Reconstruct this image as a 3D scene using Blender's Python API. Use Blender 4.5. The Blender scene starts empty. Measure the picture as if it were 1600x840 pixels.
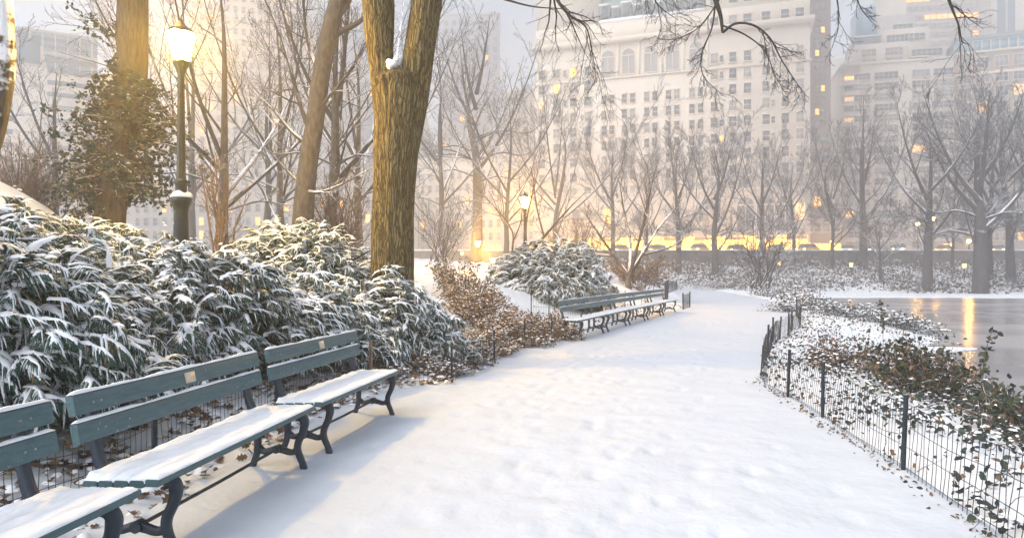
import bpy, math, random
import numpy as np
R = math.radians
C = bpy.context.scene.collection
scn = bpy.context.scene
rng = np.random.default_rng(7)

# ------------------------------------------------------------------ camera, sky, sun, exposure
F = 1600 * 24 / 36.0          # focal length in photo pixels
EYE = 1.55
HOR = 425.0
cam_d = bpy.data.cameras.new('camera'); cam = bpy.data.objects.new('camera', cam_d); C.objects.link(cam)
cam_d.lens = 24; cam_d.sensor_width = 36; cam_d.shift_y = 5 / 1600.0
cam_d.clip_start = 0.05; cam_d.clip_end = 3000
cam.location = (0, 0, EYE); cam.rotation_euler = (R(90), 0, 0)
scn.camera = cam

SUN_EL, SUN_AZ = 36.0, 232.0     # azimuth clockwise from +Y: soft light from behind-left of the camera
world = bpy.data.worlds.new('World'); scn.world = world; world.use_nodes = True
nt = world.node_tree; nt.nodes.clear()
sky = nt.nodes.new('ShaderNodeTexSky'); sky.sky_type = 'NISHITA'; sky.sun_disc = False
sky.sun_elevation = R(SUN_EL); sky.sun_rotation = R(SUN_AZ); sky.dust_density = 1.5; sky.air_density = 1.0
hs = nt.nodes.new('ShaderNodeHueSaturation'); hs.inputs['Saturation'].default_value = 0.42
bg = nt.nodes.new('ShaderNodeBackground'); bg.inputs['Strength'].default_value = 0.15
wo = nt.nodes.new('ShaderNodeOutputWorld')
nt.links.new(sky.outputs[0], hs.inputs['Color']); nt.links.new(hs.outputs[0], bg.inputs['Color']); nt.links.new(bg.outputs[0], wo.inputs['Surface'])
sun_d = bpy.data.lights.new('sun', 'SUN'); sun_d.energy = 1.3; sun_d.angle = R(70); sun_d.color = (1.0, 0.985, 0.96)
sun = bpy.data.objects.new('sun', sun_d); C.objects.link(sun)
sun.rotation_euler = (R(90 - SUN_EL), 0, R(180 - SUN_AZ))
sun.location = (-30, 20, 60)
scn.view_settings.view_transform = 'Standard'; scn.view_settings.look = 'None'
scn.view_settings.gamma = 1.0; scn.view_settings.exposure = 0.76
scn.cycles.volume_bounces = 4; scn.cycles.max_bounces = 8; scn.cycles.transparent_max_bounces = 8
scn.cycles.use_denoising = True
scn.cycles.sample_clamp_indirect = 6.0

HAZE_DENSITY = 0.0044
LAMP_L = 640.0

# ------------------------------------------------------------------ pixel helpers
def at(px, py, d):
    return np.array([(px - 800) / F * d, d, EYE - (py - HOR) / F * d])
def atg(px, py, z=0.0):
    d = F * (EYE - z) / (py - HOR)
    return np.array([(px - 800) / F * d, d, z])

# ------------------------------------------------------------------ mesh builder
class MB:
    def __init__(s): s.V = []; s.n = 0; s.T = []; s.Q = []; s.tm = []; s.qm = []
    def add(s, V, Fc, mi=0):
        V = np.asarray(V, float).reshape(-1, 3); Fc = np.asarray(Fc, int)
        if len(Fc) == 0: return
        m = np.full(len(Fc), mi) if np.isscalar(mi) else np.asarray(mi)
        if Fc.shape[1] == 3: s.T.append(Fc + s.n); s.tm.append(m)
        else: s.Q.append(Fc + s.n); s.qm.append(m)
        s.V.append(V); s.n += len(V)
    def box(s, x0, x1, y0, y1, z0, z1, mi=0):
        V = [(x, y, z) for z in (z0, z1) for y in (y0, y1) for x in (x0, x1)]
        s.add(V, [(0, 2, 3, 1), (4, 5, 7, 6), (0, 1, 5, 4), (2, 6, 7, 3), (0, 4, 6, 2), (1, 3, 7, 5)], mi)
    def bbox(s, x0, x1, y0, y1, z0, z1, b=.006, mi=0):
        # box with chamfered long edges (length along x)
        ys = [y0 + b, y1 - b, y1, y1, y1 - b, y0 + b, y0, y0]; zs = [z0, z0, z0 + b, z1 - b, z1, z1, z1 - b, z0 + b]
        s.prism(np.array(list(zip(ys, zs))), x0, x1, mi)
    def prism(s, prof, x0, x1, mi=0):
        # convex profile in (y,z) swept along x
        n = len(prof)
        V = [(x0, p[0], p[1]) for p in prof] + [(x1, p[0], p[1]) for p in prof]
        s.add(V, [(i, (i + 1) % n, n + (i + 1) % n, n + i) for i in range(n)], mi)
        s.add(V + [(x0, prof[:, 0].mean(), prof[:, 1].mean()), (x1, prof[:, 0].mean(), prof[:, 1].mean())],
              [(2 * n, (i + 1) % n, i) for i in range(n)] + [(2 * n + 1, n + i, n + (i + 1) % n) for i in range(n)], mi)
    def tubes(s, P, Rr, sides=5, mi=0, cap=False):
        P = np.asarray(P, float); Rr = np.asarray(Rr, float)
        if P.ndim == 2: P = P[None]; Rr = Rr[None]
        N, k, _ = P.shape
        if N == 0: return
        t = np.gradient(P, axis=1); t /= np.linalg.norm(t, axis=2, keepdims=True) + 1e-9
        mt = np.abs(P[:, -1] - P[:, 0]); ax = np.argmin(mt, axis=1)
        ref = np.zeros((N, 3)); ref[np.arange(N), ax] = 1
        u = np.cross(t, ref[:, None, :]); u /= np.linalg.norm(u, axis=2, keepdims=True) + 1e-9
        v = np.cross(t, u)
        a = np.arange(sides) * 2 * np.pi / sides
        V = P[:, :, None, :] + Rr[:, :, None, None] * (np.cos(a)[None, None, :, None] * u[:, :, None, :] + np.sin(a)[None, None, :, None] * v[:, :, None, :])
        b = (np.arange(N) * k * sides)[:, None, None] + (np.arange(k - 1) * sides)[None, :, None]
        j = np.arange(sides)[None, None, :]; j2 = (j + 1) % sides
        Q = np.stack([b + j, b + j2, b + sides + j2, b + sides + j], -1).reshape(-1, 4)
        s.add(V.reshape(-1, 3), Q, mi)
        if cap:
            for e in (0, k - 1):
                Vc = V[:, e]; ctr = P[:, e]
                W = np.concatenate([Vc, ctr[:, None]], 1).reshape(-1, 3)
                bb = (np.arange(N) * (sides + 1))[:, None]; jj = np.arange(sides)[None]
                s.add(W, np.stack([bb + jj, bb + (jj + 1) % sides, np.broadcast_to(bb + sides, (N, sides))], -1).reshape(-1, 3), mi)
    def lathe(s, prof, c=(0, 0, 0), sides=16, mi=0, flute=0.0, nf=0):
        prof = np.asarray(prof, float); n = len(prof)
        a = np.arange(sides) * 2 * np.pi / sides
        m = 1 + flute * (np.cos(a * nf) if nf else 0)
        V = np.zeros((n, sides, 3)); V[:, :, 0] = prof[:, :1] * np.cos(a) * m + c[0]; V[:, :, 1] = prof[:, :1] * np.sin(a) * m + c[1]; V[:, :, 2] = prof[:, 1:] + c[2]
        i = np.arange(n - 1)[:, None] * sides; j = np.arange(sides)[None]; j2 = (j + 1) % sides
        s.add(V.reshape(-1, 3), np.stack([i + j, i + j2, i + sides + j2, i + sides + j], -1).reshape(-1, 4), mi)
    def ribbon(s, cl, w, x0, x1, mi=0):
        # plate: centreline in (y,z) with widths, thickness along x
        cl = smooth(np.asarray(cl, float), 6); w = np.interp(np.linspace(0, 1, len(cl)), np.linspace(0, 1, len(w)), w)
        t = np.gradient(cl, axis=0); t /= np.linalg.norm(t, axis=1, keepdims=True); nrm = np.stack([-t[:, 1], t[:, 0]], 1)
        a = cl + nrm * w[:, None] / 2; b = cl - nrm * w[:, None] / 2; n = len(cl)
        V = [(x0, *p) for p in a] + [(x0, *p) for p in b] + [(x1, *p) for p in a] + [(x1, *p) for p in b]
        i = np.arange(n - 1)
        q = lambda A, B: np.stack([A + i, A + i + 1, B + i + 1, B + i], 1)
        s.add(V, np.concatenate([q(0, n), q(3 * n, 2 * n), q(2 * n, 0), q(n, 3 * n), [[0, n, 3 * n, 2 * n]], [[n - 1, 3 * n - 1, 4 * n - 1, 2 * n - 1]]]), mi)
    def build(s, name, mats, parent=None, smooth_=False):
        me = bpy.data.meshes.new(name)
        V = np.concatenate(s.V)
        T = np.concatenate(s.T) if s.T else np.zeros((0, 3), int); Q = np.concatenate(s.Q) if s.Q else np.zeros((0, 4), int)
        me.vertices.add(len(V)); me.vertices.foreach_set('co', V.astype(np.float32).ravel())
        nl = T.size + Q.size; me.loops.add(nl); me.loops.foreach_set('vertex_index', np.concatenate([T.ravel(), Q.ravel()]).astype(np.int32))
        npol = len(T) + len(Q); me.polygons.add(npol)
        ls = np.concatenate([np.arange(len(T)) * 3, T.size + np.arange(len(Q)) * 4]).astype(np.int32)
        me.polygons.foreach_set('loop_start', ls)
        mi = np.concatenate(([np.concatenate(s.tm)] if s.tm else []) + ([np.concatenate(s.qm)] if s.qm else [])).astype(np.int32)
        if not isinstance(mats, (list, tuple)): mats = [mats]
        for m in mats: me.materials.append(m)
        me.polygons.foreach_set('material_index', mi)
        if smooth_: me.polygons.foreach_set('use_smooth', np.ones(npol, bool))
        me.update(calc_edges=True); me.validate()
        o = bpy.data.objects.new(name, me); C.objects.link(o)
        if parent is not None: o.parent = parent
        return o
def smooth(P, m):
    # Catmull-Rom
    P = np.asarray(P, float); Q = np.concatenate([[2 * P[0] - P[1]], P, [2 * P[-1] - P[-2]]]); out = []
    for i in range(len(P) - 1):
        p0, p1, p2, p3 = Q[i:i + 4]
        for t in np.arange(m) / m:
            out.append(.5 * ((2 * p1) + (p2 - p0) * t + (2 * p0 - 5 * p1 + 4 * p2 - p3) * t * t + (3 * p1 - p0 - 3 * p2 + p3) * t ** 3))
    return np.array(out + [P[-1]])
def tag(o, label=None, cat=None, group=None, kind=None):
    if label: o['label'] = label
    if cat: o['category'] = cat
    if group: o['group'] = group
    if kind: o['kind'] = kind
    return o
def empty(name, loc=(0, 0, 0), rz=0.0, label=None, cat=None, group=None):
    o = bpy.data.objects.new(name, None); C.objects.link(o); o.location = tuple(float(v) for v in loc); o.rotation_euler = (0, 0, rz)
    o.empty_display_size = .2
    return tag(o, label, cat, group)
def copy_tree(o, parent=None):
    c = o.copy(); C.objects.link(c)
    if parent is not None: c.parent = parent
    for ch in list(o.children): copy_tree(ch, c)
    return c

# ------------------------------------------------------------------ materials
def newmat(name):
    m = bpy.data.materials.new(name); m.use_nodes = True
    n = m.node_tree; b = n.nodes['Principled BSDF']
    return m, n, b
def N(n, t, **kw):
    x = n.nodes.new(t)
    for k, v in kw.items():
        if k in x.inputs: x.inputs[k].default_value = v
        else: setattr(x, k, v)
    return x
def mat(name, c1, c2=None, rough=.7, scale=6.0, stretch=(1, 1, 1), bump=0.0, bscale=None, detail=4, spec=.3, metal=0.0):
    m, n, b = newmat(name)
    b.inputs['Roughness'].default_value = rough; b.inputs['Specular IOR Level'].default_value = spec; b.inputs['Metallic'].default_value = metal
    b.inputs['Base Color'].default_value = (*c1, 1)
    if c2 is not None or bump:
        tc = N(n, 'ShaderNodeTexCoord'); mp = N(n, 'ShaderNodeMapping'); mp.inputs['Scale'].default_value = stretch
        n.links.new(tc.outputs['Object'], mp.inputs[0])
    if c2 is not None:
        t = N(n, 'ShaderNodeTexNoise', Scale=scale, Detail=detail); n.links.new(mp.outputs[0], t.inputs['Vector'])
        r = N(n, 'ShaderNodeValToRGB'); r.color_ramp.elements[0].position = .35; r.color_ramp.elements[1].position = .65
        r.color_ramp.elements[0].color = (*c1, 1); r.color_ramp.elements[1].color = (*c2, 1)
        n.links.new(t.outputs[0], r.inputs[0]); n.links.new(r.outputs[0], b.inputs['Base Color'])
    if bump:
        t2 = N(n, 'ShaderNodeTexNoise', Scale=bscale or scale, Detail=5); n.links.new(mp.outputs[0], t2.inputs['Vector'])
        bp = N(n, 'ShaderNodeBump', Strength=bump, Distance=.02); n.links.new(t2.outputs[0], bp.inputs['Height']); n.links.new(bp.outputs[0], b.inputs['Normal'])
    return m
def emis(name, col, s):
    m, n, b = newmat(name); b.inputs['Base Color'].default_value = (*col, 1)
    b.inputs['Emission Color'].default_value = (*col, 1); b.inputs['Emission Strength'].default_value = s
    return m
def snowy(name, c1, c2, scale, stretch, bump, thr=.45, rough=.9, soft=.12, bdist=.03, nsc=5.0):
    # bark or stone with snow lying on what faces up
    m, n, b = newmat(name); b.inputs['Roughness'].default_value = rough; b.inputs['Specular IOR Level'].default_value = .2
    tc = N(n, 'ShaderNodeTexCoord'); mp = N(n, 'ShaderNodeMapping'); mp.inputs['Scale'].default_value = stretch
    n.links.new(tc.outputs['Object'], mp.inputs[0])
    t = N(n, 'ShaderNodeTexNoise', Scale=scale, Detail=6, Roughness=.65); n.links.new(mp.outputs[0], t.inputs['Vector'])
    r = N(n, 'ShaderNodeValToRGB'); r.color_ramp.elements[0].position = .38; r.color_ramp.elements[1].position = .62
    r.color_ramp.elements[0].color = (*c1, 1); r.color_ramp.elements[1].color = (*c2, 1); n.links.new(t.outputs[0], r.inputs[0])
    g = N(n, 'ShaderNodeNewGeometry'); sp = N(n, 'ShaderNodeSeparateXYZ'); n.links.new(g.outputs['True Normal'], sp.inputs[0])
    t3 = N(n, 'ShaderNodeTexNoise', Scale=nsc, Detail=3); n.links.new(tc.outputs['Object'], t3.inputs['Vector'])
    ad = N(n, 'ShaderNodeMath', operation='MULTIPLY_ADD'); ad.inputs[1].default_value = .9; n.links.new(t3.outputs[0], ad.inputs[0]); n.links.new(sp.outputs['Z'], ad.inputs[2])
    mr = N(n, 'ShaderNodeMapRange'); mr.inputs['From Min'].default_value = thr + .45 - soft; mr.inputs['From Max'].default_value = thr + .45 + soft
    n.links.new(ad.outputs[0], mr.inputs['Value'])
    mx = N(n, 'ShaderNodeMixRGB'); mx.inputs['Color2'].default_value = (.84, .86, .9, 1)
    n.links.new(mr.outputs[0], mx.inputs['Fac']); n.links.new(r.outputs[0], mx.inputs['Color1']); n.links.new(mx.outputs[0], b.inputs['Base Color'])
    if bump:
        bp = N(n, 'ShaderNodeBump', Strength=bump, Distance=bdist); n.links.new(t.outputs[0], bp.inputs['Height']); n.links.new(bp.outputs[0], b.inputs['Normal'])
    return m
M = {}
def snow_mat(name, c=(.85, .875, .91), s1=3.0, b1=.35, s2=40.0, b2=.25):
    m, n, b = newmat(name); b.inputs['Base Color'].default_value = (*c, 1); b.inputs['Roughness'].default_value = .65; b.inputs['Specular IOR Level'].default_value = .25
    tc = N(n, 'ShaderNodeTexCoord')
    t1 = N(n, 'ShaderNodeTexNoise', Scale=s1, Detail=5, Roughness=.55); n.links.new(tc.outputs['Object'], t1.inputs['Vector'])
    t2 = N(n, 'ShaderNodeTexNoise', Scale=s2, Detail=4); n.links.new(tc.outputs['Object'], t2.inputs['Vector'])
    p1 = N(n, 'ShaderNodeBump', Strength=b1, Distance=.06); p2 = N(n, 'ShaderNodeBump', Strength=b2, Distance=.008)
    n.links.new(t1.outputs[0], p1.inputs['Height']); n.links.new(t2.outputs[0], p2.inputs['Height'])
    n.links.new(p1.outputs[0], p2.inputs['Normal']); n.links.new(p2.outputs[0], b.inputs['Normal'])
    r = N(n, 'ShaderNodeValToRGB'); r.color_ramp.elements[0].position = .3; r.color_ramp.elements[1].position = .7
    r.color_ramp.elements[0].color = (c[0] * .95, c[1] * .95, c[2] * .955, 1); r.color_ramp.elements[1].color = (*c, 1)
    n.links.new(t1.outputs[0], r.inputs[0]); n.links.new(r.outputs[0], b.inputs['Base Color'])
    return m
M['snow'] = snow_mat('snow')
M['snow_path'] = snow_mat('trodden snow', (.63, .672, .735), 2.6, .5, 22.0, .4)
M['snow_lump'] = mat('snow lumps', (.88, .9, .94), rough=.65)
M['ground'] = mat('snowy bank', (.8, .82, .85), (.86, .88, .91), .8, 3.0, bump=.5, bscale=9)
M['paint'] = mat('green bench paint', (.046, .1, .116), (.068, .128, .144), .5, 9, (1, 6, 6), .15, 30, spec=.4)
def worn_paint():
    m = M['paint']; n = m.node_tree; b = n.nodes['Principled BSDF']; src = b.inputs['Base Color'].links[0].from_socket
    tc = N(n, 'ShaderNodeTexCoord'); mp = N(n, 'ShaderNodeMapping'); mp.inputs['Scale'].default_value = (1, 1.6, 1.6); n.links.new(tc.outputs['Object'], mp.inputs[0])
    t = N(n, 'ShaderNodeTexNoise', Scale=34.0, Detail=3); n.links.new(mp.outputs[0], t.inputs['Vector']); t2 = N(n, 'ShaderNodeTexNoise', Scale=2.6, Detail=2); n.links.new(tc.outputs['Object'], t2.inputs['Vector'])
    ad = N(n, 'ShaderNodeMath', operation='MULTIPLY_ADD'); ad.inputs[1].default_value = .45; n.links.new(t2.outputs[0], ad.inputs[0]); n.links.new(t.outputs[0], ad.inputs[2])
    mr = N(n, 'ShaderNodeMapRange'); mr.inputs['From Min'].default_value = .93; mr.inputs['From Max'].default_value = .97; mr.inputs['To Max'].default_value = .75; n.links.new(ad.outputs[0], mr.inputs['Value'])
    mx = N(n, 'ShaderNodeMixRGB'); mx.inputs['Color2'].default_value = (.42, .48, .5, 1); n.links.new(mr.outputs[0], mx.inputs['Fac']); n.links.new(src, mx.inputs['Color1']); n.links.new(mx.outputs[0], b.inputs['Base Color'])
worn_paint()
M['iron'] = mat('painted cast iron', (.014, .024, .040), (.02, .034, .052), .5, 14, bump=.15, bscale=40, spec=.45)
M['plaque'] = mat('plaque metal', (.55, .47, .38), (.62, .53, .42), .4, 20)
M['post'] = mat('fence post paint', (.012, .018, .028), (.02, .03, .04), .6, 20)
M['wire'] = mat('fence wire', (.03, .032, .036), rough=.6)
M['wood_stake'] = mat('weathered stake', (.16, .1, .06), (.24, .16, .1), .85, 10, (4, 4, .6), .4)
M['bark_big'] = snowy('furrowed bark', (.045, .034, .022), (.21, .165, .105), 5.5, (5, 5, .5), 1.0, thr=1.2, bdist=.06)
def bark_mat(name, crack, low, high, sx, sz, bd):
    m, n, b = newmat(name); b.inputs['Roughness'].default_value = .95; b.inputs['Specular IOR Level'].default_value = .15
    tc = N(n, 'ShaderNodeTexCoord'); no = N(n, 'ShaderNodeTexNoise', Scale=3.0, Detail=4); n.links.new(tc.outputs['Object'], no.inputs['Vector'])
    vm = N(n, 'ShaderNodeVectorMath', operation='MULTIPLY_ADD'); vm.inputs[1].default_value = (.16, .16, .5); n.links.new(no.outputs['Color'], vm.inputs[0]); n.links.new(tc.outputs['Object'], vm.inputs[2])
    mp = N(n, 'ShaderNodeMapping'); mp.inputs['Scale'].default_value = (sx, sx, sz); n.links.new(vm.outputs[0], mp.inputs[0])
    vo = N(n, 'ShaderNodeTexVoronoi', feature='DISTANCE_TO_EDGE', Scale=1.0); n.links.new(mp.outputs[0], vo.inputs['Vector'])
    fi = N(n, 'ShaderNodeTexNoise', Scale=2.2, Detail=7, Roughness=.7); n.links.new(mp.outputs[0], fi.inputs['Vector'])
    r1 = N(n, 'ShaderNodeValToRGB'); e = r1.color_ramp.elements; e[0].position = .32; e[1].position = .68; e[0].color = (*low, 1); e[1].color = (*high, 1); n.links.new(fi.outputs[0], r1.inputs[0])
    mr = N(n, 'ShaderNodeMapRange'); mr.inputs['From Max'].default_value = .22; n.links.new(vo.outputs['Distance'], mr.inputs['Value'])
    mx = N(n, 'ShaderNodeMixRGB'); mx.inputs['Color1'].default_value = (*crack, 1); n.links.new(mr.outputs[0], mx.inputs['Fac']); n.links.new(r1.outputs[0], mx.inputs['Color2']); n.links.new(mx.outputs[0], b.inputs['Base Color'])
    ad = N(n, 'ShaderNodeMath', operation='MULTIPLY_ADD'); ad.inputs[1].default_value = .6; n.links.new(fi.outputs[0], ad.inputs[0]); n.links.new(mr.outputs[0], ad.inputs[2])
    bp = N(n, 'ShaderNodeBump', Strength=1.0, Distance=bd); n.links.new(ad.outputs[0], bp.inputs['Height']); n.links.new(bp.outputs[0], b.inputs['Normal'])
    return m
M['bark_big'] = bark_mat('furrowed mossy bark', (.05, .036, .018), (.13, .102, .045), (.26, .21, .1), 26, 1.7, .018)
M['bark_ivy'] = snowy('ivy tree bark', (.04, .032, .024), (.11, .085, .06), 4, (5, 5, .8), .9, thr=1.1)
M['bark_gray'] = snowy('gray bark', (.06, .05, .042), (.13, .112, .095), 5, (3, 3, .9), .7, thr=.62)
M['bark_edge'] = snowy('snow plastered bark', (.035, .03, .028), (.09, .08, .075), 4, (4, 4, .8), .9, thr=.0, soft=.05, nsc=6)
M['twig'] = snowy('twig bark with snow', (.05, .042, .04), (.09, .078, .07), 5, (1, 1, 1), 0, thr=.4, nsc=2.0)
M['twig_dark'] = snowy('dark twig bark', (.025, .022, .022), (.05, .044, .042), 5, (1, 1, 1), 0, thr=1.1)
M['twig_brown'] = snowy('brown twig bark', (.12, .08, .055), (.2, .14, .1), 5, (1, 1, 1), 0, thr=.6)
M['far_bark'] = snowy('far bark', (.05, .046, .046), (.085, .078, .076), 2, (1, 1, .5), 0, thr=.45, nsc=1.0)
M['yew1'] = mat('yew needles', (.016, .052, .04), (.035, .085, .066), .6, 5, spec=.25)
M['yew2'] = mat('yew needles pale', (.035, .09, .072), (.06, .125, .1), .6, 5, spec=.25)
M['yew_tip'] = mat('yew dry tips', (.16, .10, .05), (.24, .16, .09), .8, 5)
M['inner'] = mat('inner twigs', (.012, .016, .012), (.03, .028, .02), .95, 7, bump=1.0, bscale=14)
M['leaf_brown'] = mat('dead brown leaf', (.13, .075, .04), (.22, .135, .07), .75, 9)
M['leaf_tan'] = mat('tan leaf', (.32, .22, .13), (.42, .31, .2), .75, 9)
M['leaf_rust'] = mat('rust leaf', (.09, .055, .03), (.15, .09, .05), .75, 9)
M['leaf_olive'] = mat('olive leaf', (.038, .044, .02), (.07, .078, .035), .6, 9)
M['leaf_dark'] = mat('dark ivy leaf', (.016, .026, .022), (.035, .045, .035), .5, 9)
M['leaf_green'] = mat('green leaf', (.025, .05, .035), (.05, .08, .05), .5, 9)
M['lamp_iron'] = mat('lamp post iron', (.012, .018, .018), (.022, .03, .028), .45, 12, spec=.45)
M['lamp_glass'] = emis('lit lamp glass', (1.0, .58, .08), LAMP_L)
M['lamp_glass_mid'] = emis('lit lamp glass farther', (1.0, .52, .07), LAMP_L * 1.8)
M['lamp_glass_far'] = emis('lit lamp glass across the pond', (1.0, .48, .08), 9)

# ------------------------------------------------------------------ ground shape
PATH_L = np.array([(-2.35, -4), (-2.35, 2), (-2.25, 5), (-2.0, 7.6), (-1.55, 8.9), (-.9, 9.45), (-.33, 11.7), (.24, 13.75), (.75, 14.7), (1.45, 16.3), (1.5, 17.6), (3.3, 21.8), (5.6, 27), (7.0, 28.6), (7.7, 30.2), (9.2, 36), (12, 50), (15.5, 66)], float)
PATH_R = np.array([(2.45, -4), (2.6, 1), (2.82, 4), (3.0, 5.3), (3.25, 7.2), (3.37, 8.4), (3.46, 9.5), (4.5, 12.3), (5.45, 14.4), (6.45, 16.1), (7.9, 18.8), (9.6, 23), (11.7, 28.5), (14.4, 39), (15.2, 45), (16.8, 55), (17.6, 66)], float)
PATH = np.concatenate([PATH_L, PATH_R[::-1]])
LAKE = np.array([(6.4, -6), (6.6, 2), (6.9, 6), (7.4, 9.5), (8.6, 13.5), (9.6, 16.6), (11.4, 18.2), (13.6, 21), (14.9, 24), (15.6, 30), (18, 40), (21, 50), (25, 60), (30, 66), (44, 63), (60, 61.5), (90, 60), (140, 58), (140, -6)], float)
WATER_Z = -.5
def sdf(poly, x, y):
    p = np.stack([x, y], -1).reshape(-1, 2); d = np.full(len(p), 1e9); ins = np.zeros(len(p), bool)
    for i in range(len(poly)):
        a = poly[i]; b = poly[(i + 1) % len(poly)]; ab = b - a
        t = np.clip(((p - a) @ ab) / (ab @ ab), 0, 1); q = p - a - t[:, None] * ab
        d = np.minimum(d, np.hypot(q[:, 0], q[:, 1]))
        c = ((a[1] > p[:, 1]) != (b[1] > p[:, 1]))
        with np.errstate(divide='ignore', invalid='ignore'):
            xi = (b[0] - a[0]) * (p[:, 1] - a[1]) / (b[1] - a[1]) + a[0]
        ins ^= c & (p[:, 0] < xi)
    return np.where(ins, -d, d).reshape(np.shape(x))
def ss(a, b, x):
    t = np.clip((x - a) / (b - a), 0, 1); return t * t * (3 - 2 * t)
def wob(x, y):
    return (np.sin(x * 1.7 + np.sin(y * 1.3)) * np.cos(y * 1.9 + 1) + .5 * np.sin(x * 4.1 + y * 3.3) + .4 * np.cos(x * 6.3 - y * 5.1))
WALL_Y = 95.0; STREET_Z = 4.3
def ground_h(x, y):
    x = np.asarray(x, float); y = np.asarray(y, float)
    dP = np.maximum(sdf(PATH, x, y), 0); dS = sdf(LAKE, x, y)
    cx = (np.interp(y, PATH_L[:, 1], PATH_L[:, 0]) + np.interp(y, PATH_R[:, 1], PATH_R[:, 0])) / 2
    hl = 1.2 * ss(.4, 4.6, dP) + .09 * np.clip(dP - 4.5, 0, 14) + .06 * ss(0, .5, dP)
    hl += 1.75 * np.exp(-((x + 11.4) ** 2 / 3.2 + (y - 14.5) ** 2 / 5))
    hr = -.62 * (dP / (dP + np.maximum(dS, 0) + 1e-3)) ** 1.6 + .10 * ss(0, .6, dP) * ss(0, 2, dS) - .5 * ss(0, 3, -dS)
    h = np.where(x < cx, hl, hr)
    t = ss(61, 93, y); h = np.where(dS > 0, h * (1 - t) + 2.4 * t, h)
    h = h + .035 * wob(x, y) * np.clip(dP, 0, 1) * (dS > 0) - .06 * (dP <= 0)
    h = np.where(y > WALL_Y + .05, STREET_Z - .05, h)
    return h
def gh(x, y): return float(ground_h(np.array([x]), np.array([y]))[0])
def axis(lo, hi, fine0, fine1, step, grow):
    v = list(np.arange(fine0, fine1, step)); s = step
    while v[-1] < hi: s *= grow; v.append(v[-1] + s)
    s = step
    while v[0] > lo: s *= grow; v.insert(0, v[0] - s)
    return np.array(v)
def sheet(name, xs, ys, hf, m):
    X, Y = np.meshgrid(xs, ys); Z = hf(X, Y)
    b = MB(); nx = len(xs); i, j = np.meshgrid(np.arange(len(ys) - 1), np.arange(nx - 1), indexing='ij'); a = (i * nx + j).ravel()
    b.add(np.stack([X, Y, Z], -1).reshape(-1, 3), np.stack([a, a + 1, a + nx + 1, a + nx], -1))
    return b.build(name, m, None, True)
ys = axis(-8, 92, -4, 22, .18, 1.045); ys = np.concatenate([ys[ys < 94], [94.4, WALL_Y, WALL_Y + .1, 99, 130, 200, 420]])
g = sheet('ground', axis(-330, 400, -8, 16, .18, 1.06), ys, lambda x, y: ground_h(x, y), M['ground']); g['kind'] = 'structure'

# path: its own sheet of trodden snow, footprints pressed into it
def build_path():
    b = MB()
    yv = axis(-3.9, 65, -1, 14, .07, 1.03); yv = yv[(yv > -3.95) & (yv < 65.5)]
    nu = 90
    xl = np.interp(yv, PATH_L[:, 1], PATH_L[:, 0]) - .12; xr = np.interp(yv, PATH_R[:, 1], PATH_R[:, 0]) + .12
    u = np.linspace(0, 1, nu); X = xl[:, None] + (xr - xl)[:, None] * u; Y = np.repeat(yv[:, None], nu, 1)
    Z = .012 * wob(X * .8, Y * .6) * .6 + .006 * np.sin(X * 5 + Y * 2.2) * np.sin(Y * 4.3 - X)
    r = np.random.default_rng(3)
    steps = []
    for tr in range(26):
        x = r.uniform(-.9, 2.3); y = r.uniform(-1, 3); head = r.normal(0, .06); side = 1
        while y < 22:
            y += .62 * r.uniform(.85, 1.15); x += head * .62 + r.normal(0, .03)
            off = np.interp(y, [0, 9, 14, 22], [0, 0, 1.2, 5.5])
            steps.append((x + off + side * .1, y, head + off * 0 + (0.35 if y > 10 else 0)))
            side = -side
    for (fx, fy, hd) in steps:
        if r.random() < .35: continue
        k0, k1 = np.searchsorted(yv, [fy - .35, fy + .35]); sub = np.s_[k0:k1]
        dx = X[sub] - fx; dy = Y[sub] - fy; a = dx * math.cos(hd) - dy * math.sin(hd); c = dx * math.sin(hd) + dy * math.cos(hd)
        e = (a / .065) ** 2 + (c / .15) ** 2
        Z[sub] += -.018 * np.exp(-e ** 1.5) + .006 * np.exp(-(np.sqrt(e) - 1.45) ** 2 / .12)
    def vn(f, sd):
        g_ = np.random.default_rng(sd).normal(size=(200, 200)); a_ = (X + 10) * f; c_ = (Y + 10) * f; i_ = a_.astype(int) % 199; j_ = c_.astype(int) % 199; u_ = a_ % 1; v_ = c_ % 1; u_ = u_ * u_ * (3 - 2 * u_); v_ = v_ * v_ * (3 - 2 * v_)
        return (g_[i_, j_] * (1 - u_) + g_[i_ + 1, j_] * u_) * (1 - v_) + (g_[i_, j_ + 1] * (1 - u_) + g_[i_ + 1, j_ + 1] * u_) * v_
    mid = np.clip(1 - np.abs(u[None] - .58) * 2.1, .12, 1)
    Z += (.003 * vn(1.7, 1) + .002 * vn(4.2, 2) + .0015 * vn(9.1, 3)) * mid
    # small heaped edge
    Z += .03 * (np.exp(-u[None] * 30) + np.exp(-(1 - u[None]) * 30)) - .06 * ((u[None] < .008) | (u[None] > .992))
    i, j = np.meshgrid(np.arange(len(yv) - 1), np.arange(nu - 1), indexing='ij'); a = (i * nu + j).ravel()
    b.add(np.stack([X, Y, Z], -1).reshape(-1, 3), np.stack([a, a + 1, a + nu + 1, a + nu], -1))
    o = b.build('path', M['snow_path'], None, True); o['kind'] = 'structure'
build_path()

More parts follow.
